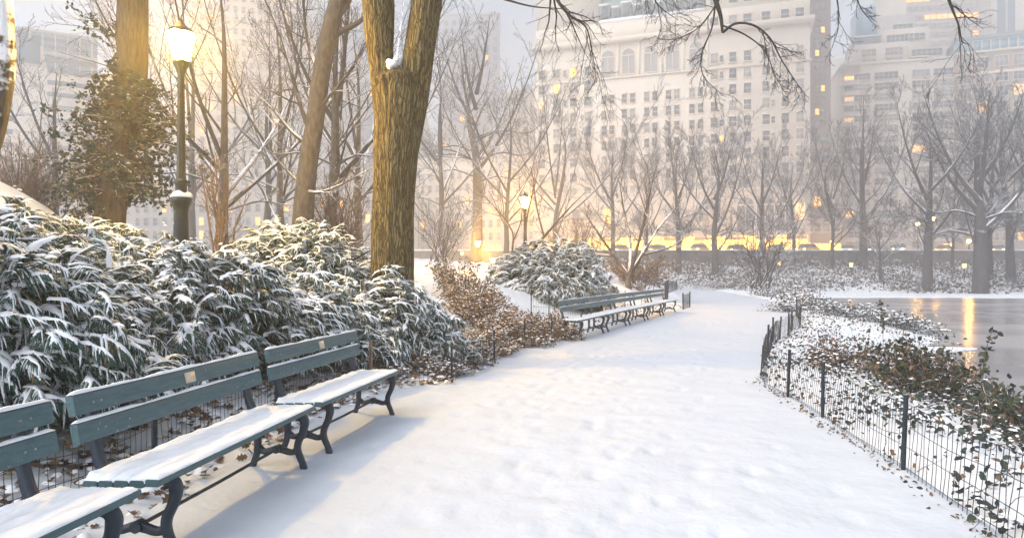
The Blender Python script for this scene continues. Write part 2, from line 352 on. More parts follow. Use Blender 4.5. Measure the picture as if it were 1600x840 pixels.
# pond: half frozen grey sheet, then a white snowed-over strip along the far shore
def water_mat():
    m, n, b = newmat('thin grey ice'); b.inputs['IOR'].default_value = 1.6
    tc = N(n, 'ShaderNodeTexCoord')
    t = N(n, 'ShaderNodeTexNoise', Scale=.22, Detail=4); n.links.new(tc.outputs['Object'], t.inputs['Vector'])
    r = N(n, 'ShaderNodeValToRGB'); r.color_ramp.elements[0].position = .42; r.color_ramp.elements[1].position = .6
    r.color_ramp.elements[0].color = (.31, .305, .315, 1); r.color_ramp.elements[1].color = (.46, .45, .46, 1)
    n.links.new(t.outputs[0], r.inputs[0]); n.links.new(r.outputs[0], b.inputs['Base Color'])
    mr = N(n, 'ShaderNodeMapRange'); mr.inputs['To Min'].default_value = .13; mr.inputs['To Max'].default_value = .28
    n.links.new(t.outputs[0], mr.inputs['Value']); n.links.new(mr.outputs[0], b.inputs['Roughness'])
    return m
b = MB(); b.add([(5, -8, WATER_Z), (150, -8, WATER_Z), (150, 70, WATER_Z), (5, 70, WATER_Z)], [(0, 1, 2, 3)])
o = b.build('water', water_mat()); o['kind'] = 'structure'
def ice_strip():
    top = [(27, 66.5), (30, 67.5), (44, 64.5), (60, 63), (90, 61.5), (140, 59.5)]
    bot = [(21.5, 53), (26, 54.2), (34, 54.4), (44, 52.6), (60, 50.5), (90, 48), (140, 45)]
    xs_ = np.linspace(24, 140, 160)
    yt = np.interp(xs_, *zip(*top)); yb = np.interp(xs_, *zip(*bot)) + .25 * np.sin(xs_ * 1.3) + .15 * np.sin(xs_ * 3.1)
    V = []
    for k, x in enumerate(xs_): V += [(x, yb[k], WATER_Z + .003), (x, yb[k] + .12, WATER_Z + .03), (x, yt[k], WATER_Z + .04)]
    q = []
    for k in range(len(xs_) - 1):
        a = 3 * k; q += [(a, a + 3, a + 4, a + 1), (a + 1, a + 4, a + 5, a + 2)]
    b = MB(); b.add(V, q); o = b.build('ice', M['snow'], None, True); o['kind'] = 'structure'
    # little ice shelf by the near point
    b = MB(); a = np.linspace(0, 2 * np.pi, 40, endpoint=False); rr = 1 + .18 * np.sin(3 * a + 1) + .1 * np.sin(5 * a)
    c = np.array([10.6, 18.1]); ring = np.stack([c[0] + 1.5 * rr * np.cos(a), c[1] + .8 * rr * np.sin(a), np.full(40, WATER_Z + .02)], 1)
    b.add(np.concatenate([ring, [[c[0], c[1], WATER_Z + .05]]]), [(i, (i + 1) % 40, 40) for i in range(40)])
    low = ring.copy(); low[:, 2] = WATER_Z - .02; b.add(np.concatenate([low, ring]), [(i, (i + 1) % 40, 40 + (i + 1) % 40, 40 + i) for i in range(40)])
    o = b.build('ice_shelf', M['snow']); o['kind'] = 'structure'
ice_strip()
# haze
b = MB(); b.box(-360, 430, -12, 440, -3.2, 118)
hz = b.build('haze', []); hz['kind'] = 'stuff'
hm = bpy.data.materials.new('haze'); hm.use_nodes = True; hn = hm.node_tree; hn.nodes.clear()
pv = hn.nodes.new('ShaderNodeVolumePrincipled'); pv.inputs['Color'].default_value = (.97, .97, .98, 1); pv.inputs['Density'].default_value = HAZE_DENSITY; pv.inputs['Anisotropy'].default_value = .7
ho = hn.nodes.new('ShaderNodeOutputMaterial'); hn.links.new(pv.outputs[0], ho.inputs['Volume']); hz.data.materials.append(hm)

# road behind the park wall
b = MB(); b.box(-330, 400, 101, 112, STREET_Z - .04, STREET_Z)
o = b.build('road', mat('wet asphalt', (.05, .05, .055), (.16, .16, .17), .6, .8)); o['kind'] = 'structure'
b = MB(); b.box(-330, 400, WALL_Y + .5, 101, STREET_Z - .04, STREET_Z + .12); b.box(-330, 400, 112, 124, STREET_Z - .04, STREET_Z + .12)
o = b.build('pavement', M['snow']); o['kind'] = 'structure'
# ------------------------------------------------------------------ park wall and buildings
M['wall_stone'] = snowy('dark park wall stone', (.07, .068, .07), (.14, .135, .13), 1.2, (1, 1, 1.6), .4, thr=.4, bdist=.1)
def park_wall(x0, x1, name, label):
    b = MB(); b.box(x0, x1, WALL_Y - .25, WALL_Y + .3, 1.0, 4.52)
    n = int((x1 - x0) / 9)
    for k in range(n): b.box(x0 + 9 * k + 1, x0 + 9 * k + 1.9, WALL_Y - .38, WALL_Y - .253, 1.0, 4.4)
    root = b.build(name, M['wall_stone']); tag(root, label, 'wall')
    c = MB(); c.box(x0, x1, WALL_Y - .34, WALL_Y + .39, 4.523, 4.68); c.build('coping', M['snow'], root)
park_wall(-180, 210, 'park_wall', 'long dark stone park wall with snowy coping below the street')

M['limestone'] = mat('pale limestone', (.66, .59, .51), (.73, .66, .57), .85, .25, bump=.2, bscale=1.5)
M['limestone_w'] = mat('pale limestone trim', (.70, .62, .52), (.74, .66, .56), .85, .4)
M['cream'] = mat('cream stucco block', (.66, .595, .51), (.72, .65, .56), .85, .2)
M['brick_tan'] = mat('tan brick block', (.36, .28, .21), (.43, .34, .26), .9, .3, bump=.2, bscale=3)
M['brown'] = mat('brown masonry', (.24, .20, .18), (.28, .235, .21), .9, .3)
M['slate'] = mat('gray green slate', (.20, .25, .26), (.27, .32, .33), .7, 1.5, (1, 1, 3), .3, 4)
M['tower_tan'] = mat('tower stone', (.48, .41, .34), (.54, .47, .39), .9, .1)
M['tower_gray'] = mat('gray tower stone', (.36, .35, .35), (.42, .41, .41), .9, .1)
M['curtain'] = mat('blue curtain glass', (.13, .27, .38), (.2, .35, .46), .25, .12, spec=.6)
M['curtain_dark'] = mat('dark curtain glass', (.06, .12, .16), (.1, .17, .21), .25, .2, spec=.6)
M['concrete'] = mat('pale concrete', (.5, .47, .43), (.56, .53, .49), .9, .2)
M['win'] = mat('window glass', (.05, .075, .095), (.12, .15, .18), .18, .35, spec=.6)
M['win_blind'] = mat('window with blind', (.26, .27, .27), (.34, .34, .33), .5, .4)
M['win_lit'] = emis('lit window', (1.0, .5, .1), 1.5)
M['win_dim'] = emis('dimly lit window', (1.0, .6, .25), .9)
M['shop_lit'] = emis('lit street front', (1.0, .46, .04), 6.0)
_wc = {}
def win_mb(b, w, h, arch, ox=0.0, oz=0.0, dbl=False, mull=True, fr=.14):
    # local: x along facade, -y outward, origin at pane bottom centre
    x0, x1 = ox - w / 2, ox + w / 2
    if arch:
        a = np.linspace(0, np.pi, 13); cx = np.cos(a) * w / 2 + ox; cz = np.sin(a) * w / 2 + oz + h - w / 2
        V = [(x1, -.03, oz), (x0, -.03, oz)] + [(p, -.03, q) for p, q in zip(cx[::-1], cz[::-1])] + [(ox, -.03, oz + h / 2)]
        n = len(V) - 1
        b.add(V, [(i, (i + 1) % n, n) for i in range(n)], 1)
        P = np.array([(x1 + fr / 2, -.1, oz)] + [(ox + np.cos(t) * (w / 2 + fr / 2), -.1, oz + h - w / 2 + np.sin(t) * (w / 2 + fr / 2)) for t in a] + [(x0 - fr / 2, -.1, oz)])
        b.tubes(P, np.full(len(P), fr / 2 + .03), 4, 0)
        b.box(x0, x1, -.1, -.032, oz + h - w / 2 - .12, oz + h - w / 2 + .12, 0); b.box(ox - .07, ox + .07, -.09, -.033, oz + .1, oz + h - w / 2 - .13, 0)
    else:
        b.box(x0, x1, -.04, -.003, oz, oz + h, 1)
        b.box(x0 - fr, x0, -.2, -.003, oz, oz + h, 0); b.box(x1, x1 + fr, -.2, -.003, oz, oz + h, 0)
        b.box(x0 - fr, x1 + fr, -.24, -.003, oz + h, oz + h + .22, 0)
        if mull:
            b.box(x0, x1, -.09, -.042, oz + h * .5 - .04, oz + h * .5 + .04, 0)
            if w > 2.2:
                for k in range(1, int(w / 1.3) + 1):
                    xx = x0 + w * k / (int(w / 1.3) + 1); b.box(xx - .05, xx + .05, -.1, -.043, oz, oz + h, 0)
    b.box(x0 - fr - .08, x1 + fr + .08, -.32, -.003, oz - .2, oz - .003, 2 if not arch else 0)
class Building:
    def __init__(s, name, label, pl, pr, dl, dr, depth, cat='building', z0=STREET_Z - .1, group=None):
        s.A = np.array([(pl - 800) / F * dl, dl]); s.B = np.array([(pr - 800) / F * dr, dr])
        s.dir = (s.B - s.A); s.W = np.linalg.norm(s.dir); s.dir /= s.W; s.z0 = z0; s.depth = depth
        s.root = empty(name, (s.A[0], s.A[1], z0), math.atan2(s.dir[1], s.dir[0]), label, cat, group); s.wins = []
    def u(s, px):     # pixel column -> distance along the facade
        k = (px - 800) / F   # x = k*y
        return (k * s.A[1] - s.A[0]) / (s.dir[0] - k * s.dir[1])
    def d(s, u): return s.A[1] + u * s.dir[1]
    def z(s, py, u): return EYE + (HOR - py) / F * s.d(u) - s.z0   # pixel row -> local height
    def box(s, name, m, u0, u1, z0, z1, y0=0.0, y1=None):
        b = MB(); b.box(u0, u1, y0, s.depth if y1 is None else y1, z0, z1); return b.build(name, m, s.root)
    def win(s, u, z, w, h, kind='win', arch=False, y=0.0): s.wins.append((u, z, w, h, kind, arch, y))
    def done(s, trim, limit=100, sill=None):
        sill = sill or trim; rest = MB(); kinds = ['win', 'win_blind', 'win_lit', 'win_dim', 'shop_lit', 'curtain', 'curtain_dark']
        s.wins.sort(key=lambda q: -(q[2] * q[3]) / (s.d(q[0]) ** 2))
        mats = {k: [trim, M[k], sill] for k in kinds}; over = {}
        for i, (u, z, w, h, k, a, y) in enumerate(s.wins):
            if i < limit:
                key = (round(w, 2), round(h, 2), k, a, trim.name, sill.name)
                if key not in _wc:
                    b = MB(); win_mb(b, w, h, a); o = b.build('window', mats[k], s.root); _wc[key] = o.data
                else:
                    o = bpy.data.objects.new('window', _wc[key]); C.objects.link(o); o.parent = s.root
                o.location = (u, y, z)
            else:
                ki = 3 + kinds.index(k) if k != 'win' else 1
                b = MB(); win_mb(b, w, h, a, u, z)
                for grp in (b.tm, b.qm):
                    for q in grp: q[q == 1] = 3 + kinds.index(k)
                if y:
                    for v in b.V: v[:, 1] += y
                off = rest.n
                rest.V += b.V
                rest.T += [t + off for t in b.T]; rest.Q += [t + off for t in b.Q]; rest.tm += b.tm; rest.qm += b.qm; rest.n += b.n
        if rest.n:
            o = rest.build('window', [trim, M['win'], sill] + [M[k] for k in kinds], s.root); o['kind'] = 'stuff'
wr = random.Random(5)
def wk(lit=.01, blind=.35):
    r = wr.random(); return 'win_lit' if r < lit else 'win_dim' if r < lit * 1.5 else 'win_blind' if r < lit * 1.5 + blind else 'win'

# the pale hotel
H = Building('grand_hotel', 'huge pale limestone hotel with arched top windows and gray mansard roof', 836, 1266, 159, 140, 40)
W = H.W; uc0, uc1 = H.u(934), H.u(1102)
ztop = 77 - H.z0
H.box('wall', M['limestone'], 0, W, 0, 48.6)
H.box('attic_wall', M['limestone_w'], 0, W, 49.6, 53.6, .5)
H.box('attic_wall', M['limestone'], 0, uc0, 53.602, ztop + 8, .8); H.box('attic_wall', M['limestone'], uc1, W, 53.602, ztop + 8, .8)
H.box('cornice', M['limestone_w'], -.8, W + .8, 48.603, 49.597, -1.3); H.box('cornice', M['limestone_w'], -.3, W + .3, 40.6, 41.0, -.35, -.003)
H.box('cornice', M['limestone_w'], -.4, W + .4, 14.5, 15.1, -.5, -.003); H.box('cornice', M['limestone_w'], -.4, W + .4, 5.2, 5.6, -.4, -.003)
b = MB()   # mansard
V = [(uc0 + .1, 1.2, 53.7), (uc1 - .1, 1.2, 53.7), (uc1 - .1, 7, ztop), (uc0 + .1, 7, ztop), (uc0 + .1, 36, 53.7), (uc1 - .1, 36, 53.7), (uc1 - .1, 30, ztop), (uc0 + .1, 30, ztop)]
b.add(V, [(0, 1, 2, 3), (5, 4, 7, 6), (1, 5, 6, 2), (4, 0, 3, 7), (3, 2, 6, 7)]); roof = b.build('roof', M['slate'], H.root)
def dormer(u, z, w, h, lit=False):
    yb = 1.2 + (z - 53.7) * 5.8 / (ztop - 53.7)
    b = MB(); b.box(u - w / 2, u + w / 2, yb - .5, yb + 2.2, z, z + h, 0); b.box(u - w * .34, u + w * .34, yb - .56, yb - .502, z + .3, z + h - .3, 1)
    b.box(u - w / 2 - .2, u + w / 2 + .2, yb - .8, yb + 2.3, z + h + .003, z + h + .35, 2)
    b.build('dormer', [M['slate'], M['win_lit'] if lit else M['win'], M['snow']], roof)
for k, px in enumerate(np.linspace(944, 1094, 10)):
    u = H.u(px); dormer(u, 54.2, 1.5 if k % 2 else 2.2, 2.6 if k % 2 else 3.4)
    dormer(u, 61.0, 1.9 if k % 2 else 2.6, 3.2, k == 7)
    if k % 2 == 0: dormer(u, 67.5, 2.0, 2.8)
b = MB()
b.box(uc0, uc1, .4, .75, 53.603, 54.3); b.build('parapet', M['snow'], H.root)
rows = [z - H.z0 for z in np.arange(18.7, 47.3, 3.42)]
for px in (847, 870, 896, 919):
    for z in rows + [48.2 - H.z0 + .8]: H.win(H.u(px), z, 1.5, 2.0, wk(.02)) if z < 42 else None
for px in (883, 1127.5, 1208):
    for z in rows: H.win(H.u(px), z + .2, .7, 1.4, wk(.005))
for px in (950, 982, 1017, 1051, 1088):
    u = H.u(px)
    for z in rows[:7]:
        H.win(u - .9, z, 1.1, 2.0, wk(.003)); H.win(u + .9, z, 1.1, 2.0, wk(.003))
    H.win(u, 41.4, 2.8, 5.6, 'win_blind', True)
    H.box('pilaster', M['limestone_w'], u + 2.15, u + 2.55, 41.02, 48.5, -.25, -.003)
for px in (1116, 1145, 1168, 1197, 1227, 1250):
    u = H.u(px)
    for z in rows: H.win(u, z, 1.4, 2.1, wk(.006))
    for z in (49.9, 54.6, 58.3, 62.0, 65.6): H.win(u, z, 1.6, 2.0, wk(.01), False, .5 if z < 53 else .8)
for px in (1165, 1196, 1227): H.win(H.u(px), 6.0, 3.4, 7.2, 'win', True)
for px in (900, 950, 1000, 1051, 1100, 1250): H.win(H.u(px), 8.2, 1.8, 3.4, wk(.1))
for k, px in enumerate(np.arange(850, 1262, 13.5)): H.win(H.u(px), .5, 1.7, 4.5, 'shop_lit' if k % 6 else 'win_lit')
H.done(M['limestone_w'])
for i in range(9):
    u = H.u(860 + i * 48); b = MB(); b.add([(u - 2, -.003, 4.9), (u + 2, -.003, 4.9), (u + 2, -2.2, 4.1), (u - 2, -2.2, 4.1)], [(0, 1, 2, 3)]); b.add([(u - 2, -.003, 4.93), (u + 2, -.003, 4.93), (u + 2, -2.2, 4.13), (u - 2, -2.2, 4.13)], [(3, 2, 1, 0)]); b.build('awning', M['leaf_tan'], H.root)

# dark brown slab right of the hotel and low tan house under it
S = Building('brown_tower', 'narrow dark brown tower close beside the pale hotel', 1262, 1298, 172, 172, 20)
S.box('wall', M['brown'], 0, S.W, 0, 95)
for px in (1276.5, 1285.5):
    for k, py in enumerate(np.arange(-40, 215, 18.3)):
        S.win(S.u(px), S.z(py, 1), 1.0, 1.5, 'win_lit' if (k * 7 + int(px)) % 5 == 0 else 'win_blind')
S.done(M['brown'])
T = Building('townhouse', 'low tan building with dark flat roof between hotel and cream apartments', 1268, 1322, 160, 160, 18)
T.box('wall', M['brick_tan'], 0, T.W, 0, T.z(222, 1)); T.box('roof', M['slate'], -.4, T.W + .4, T.z(222, 1) + .003, T.z(214, 1), -.6)
for px in (1277, 1291, 1307):
    for py in (352, 337, 312, 290, 268, 246): T.win(T.u(px), T.z(py + 10, 1), 1.5, 2.1, wk(.05))
for px in (1277, 1291, 1307): T.win(T.u(px), .4, 1.8, 3.6, 'shop_lit')
T.done(M['limestone_w'])
P = Building('distant_tower', 'very pale distant tower in haze seen through the sky gap', 1296, 1326, 330, 330, 20)
P.box('wall', M['concrete'], 0, P.W, 0, P.z(92, 1)); P.box('roof', M['snow'], -.3, P.W + .3, P.z(92, 1) + .003, P.z(88, 1))
for k in range(14): P.box('glazing_band', M['curtain'], .5, P.W - .5, 20 + k * 5, 22.5 + k * 5, -.2, -.003)

# cream apartment block
A = Building('apartment_block', 'cream apartment block with strip windows, corner balconies and stepped top', 1316, 1491, 188, 181, 30)
zt = A.z(104, 0)
A.box('wall', M['cream'], 4.6, A.W - .05, 0, zt); A.box('wall', M['cream'], 0.0, 4.597, 0, zt, 2.0)
A.box('coping', M['limestone_w'], -.3, A.W + .2, zt + .003, zt + .6, -.35)
cols = [(1347, 3.9), (1384.5, 5.8), (1439, 4.2), (1473, 4.6)]
nf = 0
for py in np.arange(116, 400, 16.6):
    z = A.z(py + 6, A.W / 2)
    for ci, (px, w) in enumerate(cols):
        A.win(A.u(px) + (.2 if ci == 3 else 0), z, w, 1.75, wk(.02, .45 if ci < 3 else .25))
    A.win(A.u(1330), z, 2.6, 1.8, 'win_dim' if nf in (2, 4) else wk(.05), False, 2.0)
    A.box('balcony', M['limestone_w'], .05, 4.5, z - .9, z - .6, -.3, 1.997); A.box('balcony_rail', M['concrete'], .05, 4.5, z - .597, z + .15, -.3, -.2)
    nf += 1
A.box('setback', M['cream'], A.u(1340), A.u(1425), zt + .603, A.z(64, 8), 2.5, 24); A.box('setback', M['cream'], A.u(1424), A.u(1486), zt + .604, A.z(76, 14), 3.5, 23)
A.box('setback', M['limestone_w'], A.u(1392), A.u(1464), zt + .605, A.z(36, 11), 6, 22); A.box('setback', M['concrete'], A.u(1386), A.u(1446), zt + .606, A.z(8, 11), 9, 21)
A.box('rooftop_glass_house', M['curtain_dark'], A.u(1345), A.u(1385), zt + .607, A.z(46, 5), 7, 20); A.box('rooftop_glass_house', M['curtain'], A.u(1353), A.u(1382), A.z(45, 5), A.z(-6, 5), 9, 19)
A.box('snow', M['snow'], A.u(1341), A.u(1387), A.z(46, 5) + .003, A.z(44, 5), 6.5, 8.9)
for px, py, w, y in ((1361, 84, 3.6, 2.5), (1401, 84, 4.2, 2.5), (1361, 99, 3.6, 2.5), (1401, 99, 4.2, 2.5), (1455, 88, 7.5, 3.5), (1440, 99, 5, 3.5), (1416, 58, 6.5, 6), (1440, 58, 5, 6), (1426, 36, 5, 9)):
    A.win(A.u(px), A.z(py, 8), w, 1.9, 'curtain_dark' if w > 4.5 else 'win_blind', False, y)
A.done(M['limestone_w'])

B_ = Building('brick_apartment', 'tan brick apartment building with glass top floor at right edge', 1490.5, 1680, 182, 172, 30)
zt = B_.z(85, 3)
B_.box('wall', M['brick_tan'], .05, B_.W, 0, zt); B_.box('cornice', M['limestone_w'], -.1, B_.W + .3, zt + .003, zt + .5, -.5)
B_.box('penthouse', M['curtain_dark'], .6, B_.W, zt + .503, zt + 3.6, 1.0, 28); B_.box('roof', M['slate'], .2, B_.W, zt + 3.603, zt + 4.9, .6, 29)
for px in np.arange(1500, 1680, 14.2): B_.win(B_.u(px), zt + .7, 2.0, 2.7, 'curtain', False, 1.0)
for px in (1508, 1535, 1565, 1594, 1622, 1650):
    for k, py in enumerate(np.arange(108, 330, 23.0)):
        B_.win(B_.u(px), B_.z(py, 3), 2.7, 2.6, wk(.03, .3), False)
for px in np.arange(1498, 1680, 12):
    for py in (357, 376): B_.win(B_.u(px), B_.z(py, 3), 1.0, 2.0, wk(.03, .2), py == 357)
B_.box('cornice', M['limestone_w'], 0, B_.W + .2, B_.z(342, 3), B_.z(339, 3), -.3, -.003); B_.box('cornice', M['limestone_w'], 0, B_.W + .2, B_.z(119, 3), B_.z(115, 3), -.3, -.003)
B_.done(M['limestone_w'])
D = Building('office_tower', 'tall tan tower with brightly lit office rows behind the apartments', 1403, 1548, 255, 250, 30)
D.box('wall', M['tower_tan'], 0, D.W, 0, 108)
for py in np.arange(-30, 110, 14.0):
    z = D.z(py + 5, 10)
    for px in np.arange(1420, 1532, 9.5):
        lit = (20 < py < 30 and px > 1446) or (48 < py < 60 and px > 1515) or (px > 1505 and 62 < py < 75) or (py < 5 and (px < 1450 or 1468 < px < 1485))
        D.win(D.u(px), z, 1.9, 1.7, 'win_lit' if lit else 'win_blind')
D.done(M['tower_tan'], 60)
E = Building('stone_tower', 'plain beige tower with one dark vertical glass strip at right edge', 1546, 1720, 262, 240, 30)
E.box('wall', M['limestone'], 8.0, E.W, 0, 106); E.box('wall', M['limestone'], 0, 2.3, 0, 106); E.box('glass_strip', M['curtain_dark'], 2.303, 7.997, 0, 105, .8)
E.box('mullion', M['concrete'], 5.0, 5.6, 0, 105, .3, .797)

# left side: blue glass block, tan stepped block, hazy towers
G = Building('glass_block', 'blue glass office block with pale floor bands at upper left', -260, 152, 128, 150, 30)
zl = G.z(-45, 0)
def zline(pa, ya, pb, yb):   # facade line through two pixel points -> height at each end is nearly level
    return G.z((ya + yb) / 2, (G.u(pa) + G.u(pb)) / 2)
G.box('wall', M['curtain'], 0, G.W, 0, 48)
for k in range(13): G.box('spandrel', M['concrete'] if k % 3 == 0 else M['curtain_dark'], -.1, G.W + .1, 30 + k * 1.5, 30.7 + k * 1.5, -.15, -.003)
for k in range(38): G.box('mullion', M['concrete'], k * G.W / 38, k * G.W / 38 + .25, 24, 48, -.2, -.153) if k % 2 else None
K = Building('terraced_block', 'tan building with dark strip windows in haze behind left shrubs', -250, 212, 112, 134, 20)
K.box('wall', M['cream'], 0, K.W, 0, K.z(112, K.u(110)) ); K.box('wall', M['cream'], 0, K.u(65), K.z(112, K.u(110)) + .003, K.z(70, K.u(50)))
K.box('glazing_bay', M['curtain_dark'], K.u(22), K.u(63), K.z(98, K.u(40)), K.z(60, K.u(40)), -.4, -.003)
for py in (95, 112, 130, 148, 168, 188, 208, 230, 252):
    K.box('strip_window', M['win'], K.u(74), K.u(150), K.z(py + 6, K.u(110)), K.z(py - 1, K.u(110)), -.06, -.003)
    K.box('strip_window', M['win'], K.u(-240), K.u(20), K.z(py + 30, K.u(110)), K.z(py + 22, K.u(110)), -.06, -.003)
def tower(name, label, p0, p1, d0, d1, top, m, cols, floors, fh, lit, seed, trim=None, depth=25):
    t = Building(name, label, p0, p1, d0, d1, depth); r = random.Random(seed)
    t.box('wall', m, 0, t.W, 0, top); t.box('cornice', trim or m, -.4, t.W + .4, top + .003, top + 1, -.5)
    for c in range(cols):
        u = (c + .5) * t.W / cols
        for f in range(floors):
            k = 'win_lit' if r.random() < lit else 'win' if r.random() < .6 else 'win_blind'
            t.win(u, 3 + f * fh, t.W / cols * .5, fh * .58, k)
    t.done(trim or m, 60); return t
tower('ribbed_tower', 'tall hazy tower with vertical window ribs behind the near lamp', 296, 462, 225, 235, 100, M['limestone'], 13, 26, 3.7, .04, 1)
tower('hazy_tower', 'gray hazy tower with scattered lights behind the leaning tree', 466, 585, 285, 280, 104, M['tower_gray'], 9, 27, 3.7, .05, 2)
tower('slim_tower', 'slim gray tower in haze just right of the forked tree', 690, 780, 300, 300, 110, M['tower_gray'], 7, 28, 3.8, .04, 3)
tower('far_tower', 'faint wide tower between the slim tower and the hotel', 786, 846, 250, 245, 62, M['tower_tan'], 6, 16, 3.7, .08, 4)
low = tower('lit_block', 'broad hazy block with many lit windows right of the forked trunk', 655, 850, 205, 190, 30, M['cream'], 16, 7, 3.6, .09, 6)
tower('lit_terrace', 'low hazy building with lit windows behind the ivy tree and lamp', 150, 470, 190, 185, 20, M['cream'], 22, 4, 3.6, .16, 7)
tower('lit_lodge', 'low hazy lit building seen between leaning tree and forked tree', 470, 650, 175, 178, 19, M['tower_tan'], 13, 4, 3.6, .18, 8)
sp = Building('church', 'faint pointed church spire in haze right of the big trunk', 640, 684, 240, 240, 9)
sp.box('wall', M['concrete'], 0, sp.W, 0, 38)
b = MB(); w = sp.W; b.add([(1, 1, 38), (w - 1, 1, 38), (w - 1, 8, 38), (1, 8, 38), (w / 2, 4.5, 56)], [(0, 1, 4), (1, 2, 4), (2, 3, 4), (3, 0, 4)]); b.build('spire', M['slate'], sp.root)
for k in range(5): sp.win(w / 2, 8 + k * 6, 1.6, 3.6, 'win_dim' if k == 2 else 'win', True)
sp.done(M['concrete'])
M['bolt'] = mat('bolt metal', (.2, .23, .23), (.3, .32, .32), .5, 30)
# ------------------------------------------------------------------ benches
def make_bench(L, name='park_bench', near=True):
    root = empty(name)
    inset = .17
    for x in (inset, L - inset):
        b = MB(); x0, x1 = x - .019, x + .019
        b.ribbon([(.045, .415), (.015, .37), (.03, .29), (.07, .20), (.068, .13), (.035, .05), (.012, -.03)], [.07, .062, .05, .048, .044, .04, .05], x0, x1)
        b.ribbon([(.40, .415), (.405, .3), (.405, .2), (.412, .11), (.44, .03), (.455, -.03)], [.06, .05, .046, .042, .042, .05], x0 + .001, x1 - .001)
        b.ribbon([(.06, .16), (.12, .128), (.19, .142), (.24, .152), (.29, .142), (.35, .128), (.41, .16)], [.06, .042, .046, .055, .046, .042, .06], x0 + .004, x1 - .004)
        b.ribbon([(.02, .403), (.12, .412), (.24, .405), (.43, .412)], [.06, .036, .03, .06], x0 + .003, x1 - .003)
        b.ribbon([(.39, .40), (.455, .47), (.492, .58), (.512, .70), (.535, .82), (.55, .90)], [.07, .056, .046, .044, .04, .03], x0 - .002, x1 + .002)
        a = np.linspace(0, 2 * np.pi, 9)[:-1]; b.prism(np.stack([.24 + .034 * np.cos(a), .152 + .034 * np.sin(a)], 1), x0 - .012, x1 + .012)
        fr = b.build('leg_frame', M['iron'], root, False)
    b = MB(); b.tubes([(inset, .24, .152), (L / 2, .24, .147), (L - inset, .24, .152)], [.012] * 3, 8); b.build('tie_rod', M['iron'], root)
    b = MB()
    for k in range(5):
        y0 = .0 + k * .089; z = .43 + (.004 if k == 0 else .0) - .004 * k
        b.bbox(0 if k else 0, L, y0, y0 + .08, z - .008, z + .03, .007)
    b.build('seat', M['paint'], root)
    # snow on the seat follows the slats
    r = np.random.default_rng(int(L * 1000)); nx, ny = int(L / .022), 44
    xs = np.linspace(.004, L - .004, nx); ysn = np.linspace(.006, .432, ny); X, Y = np.meshgrid(xs, ysn)
    ph = (Y % .089) / .089; groove = -.012 * np.exp(-((ph - .95) / .07) ** 2) - .012 * np.exp(-((ph + .05) / .07) ** 2)
    edge = np.minimum(np.minimum(X - .0, L - X), np.minimum(Y, .438 - Y)); th = .026 * (1 - np.exp(-np.maximum(edge, 0) / .014))
    nz = .004 * np.sin(X * 9 + 2 * np.sin(Y * 30)) + .003 * np.sin(X * 31 + Y * 17) + r.normal(0, .0008, X.shape)
    Z = .4605 - .045 * Y + th + groove * (.7 + .3 * np.sin(X * 4 + Y * 9)) + nz + .02 * np.exp(-((Y - .43) / .04) ** 2) * (edge > .012)
    b = MB(); i, j = np.meshgrid(np.arange(ny - 1), np.arange(nx - 1), indexing='ij'); a = (i * nx + j).ravel()
    b.add(np.stack([X, Y, Z], -1).reshape(-1, 3), np.stack([a, a + 1, a + nx + 1, a + nx], -1))
    n = nx; rim = [X[0], X[-1]]
    for (rr, zz) in ((0, .452), (ny - 1, .44)):
        V = np.concatenate([np.stack([X[rr], Y[rr], Z[rr]], 1), np.stack([X[rr], Y[rr], np.full(nx, zz)], 1)]); k = np.arange(nx - 1); b.add(V, np.stack([k, k + 1, nx + k + 1, nx + k], 1))
    for cc in (0, nx - 1):
        V = np.concatenate([np.stack([X[:, cc], Y[:, cc], Z[:, cc]], 1), np.stack([X[:, cc], Y[:, cc], np.full(ny, .44)], 1)]); k = np.arange(ny - 1); b.add(V, np.stack([k, k + 1, ny + k + 1, ny + k], 1))
    b.build('seat_snow', M['snow'], root, True)
    for q, (yc, zc) in enumerate(((.482, .685), (.508, .835))):
        lean = .2; c, s_ = math.cos(lean), math.sin(lean)
        h, t, e = .056, .022, .007
        prof = [(-t + e, -h), (t - e, -h), (t, -h + e), (t, h - e), (t - e, h), (-t + e, h), (-t, h - e), (-t, -h + e)]
        prof = np.array([(yc + y * c + z * s_, zc + z * c - y * s_) for y, z in prof])
        b = MB(); b.prism(prof, 0, L)
        rail = b.build('back_rail', M['paint'], root)
        # bolts
        b = MB()
        for x in (inset - .03, inset + .03, L - inset - .03, L - inset + .03):
            b.lathe([(0, .004), (.006, .003), (.007, 0)], (0, 0, 0), 8)
            V = b.V[-1]; V2 = np.stack([V[:, 0] + x, yc - t * c - V[:, 2] - .003 * 0, zc + .0 + V[:, 1]], 1); b.V[-1] = V2
        b.build('bolt', M['bolt'], rail)
        nx2 = int(L / .03); xs = np.linspace(.0, L, nx2); hh = .016 + .004 * np.sin(xs * 7 + q) + .003 * np.sin(xs * 19) + r.normal(0, .0008, nx2)
        hh[0] = hh[-1] = .004; top = np.array([yc + h * s_, zc + h * c])
        V = []
        for dy, k in ((-.021, 0), (-.017, .8), (0, 1.0), (.017, .8), (.021, 0)): V.append(np.stack([xs, np.full(nx2, top[0] + dy * c), top[1] + .001 - dy * s_ + k * hh], 1))
        b = MB(); V = np.stack(V); m5 = 5
        i, j = np.meshgrid(np.arange(4), np.arange(nx2 - 1), indexing='ij'); a = (i * nx2 + j).ravel(); b.add(V.reshape(-1, 3), np.stack([a, a + 1, a + nx2 + 1, a + nx2], -1))
        b.build('rail_snow', M['snow'], rail, True)
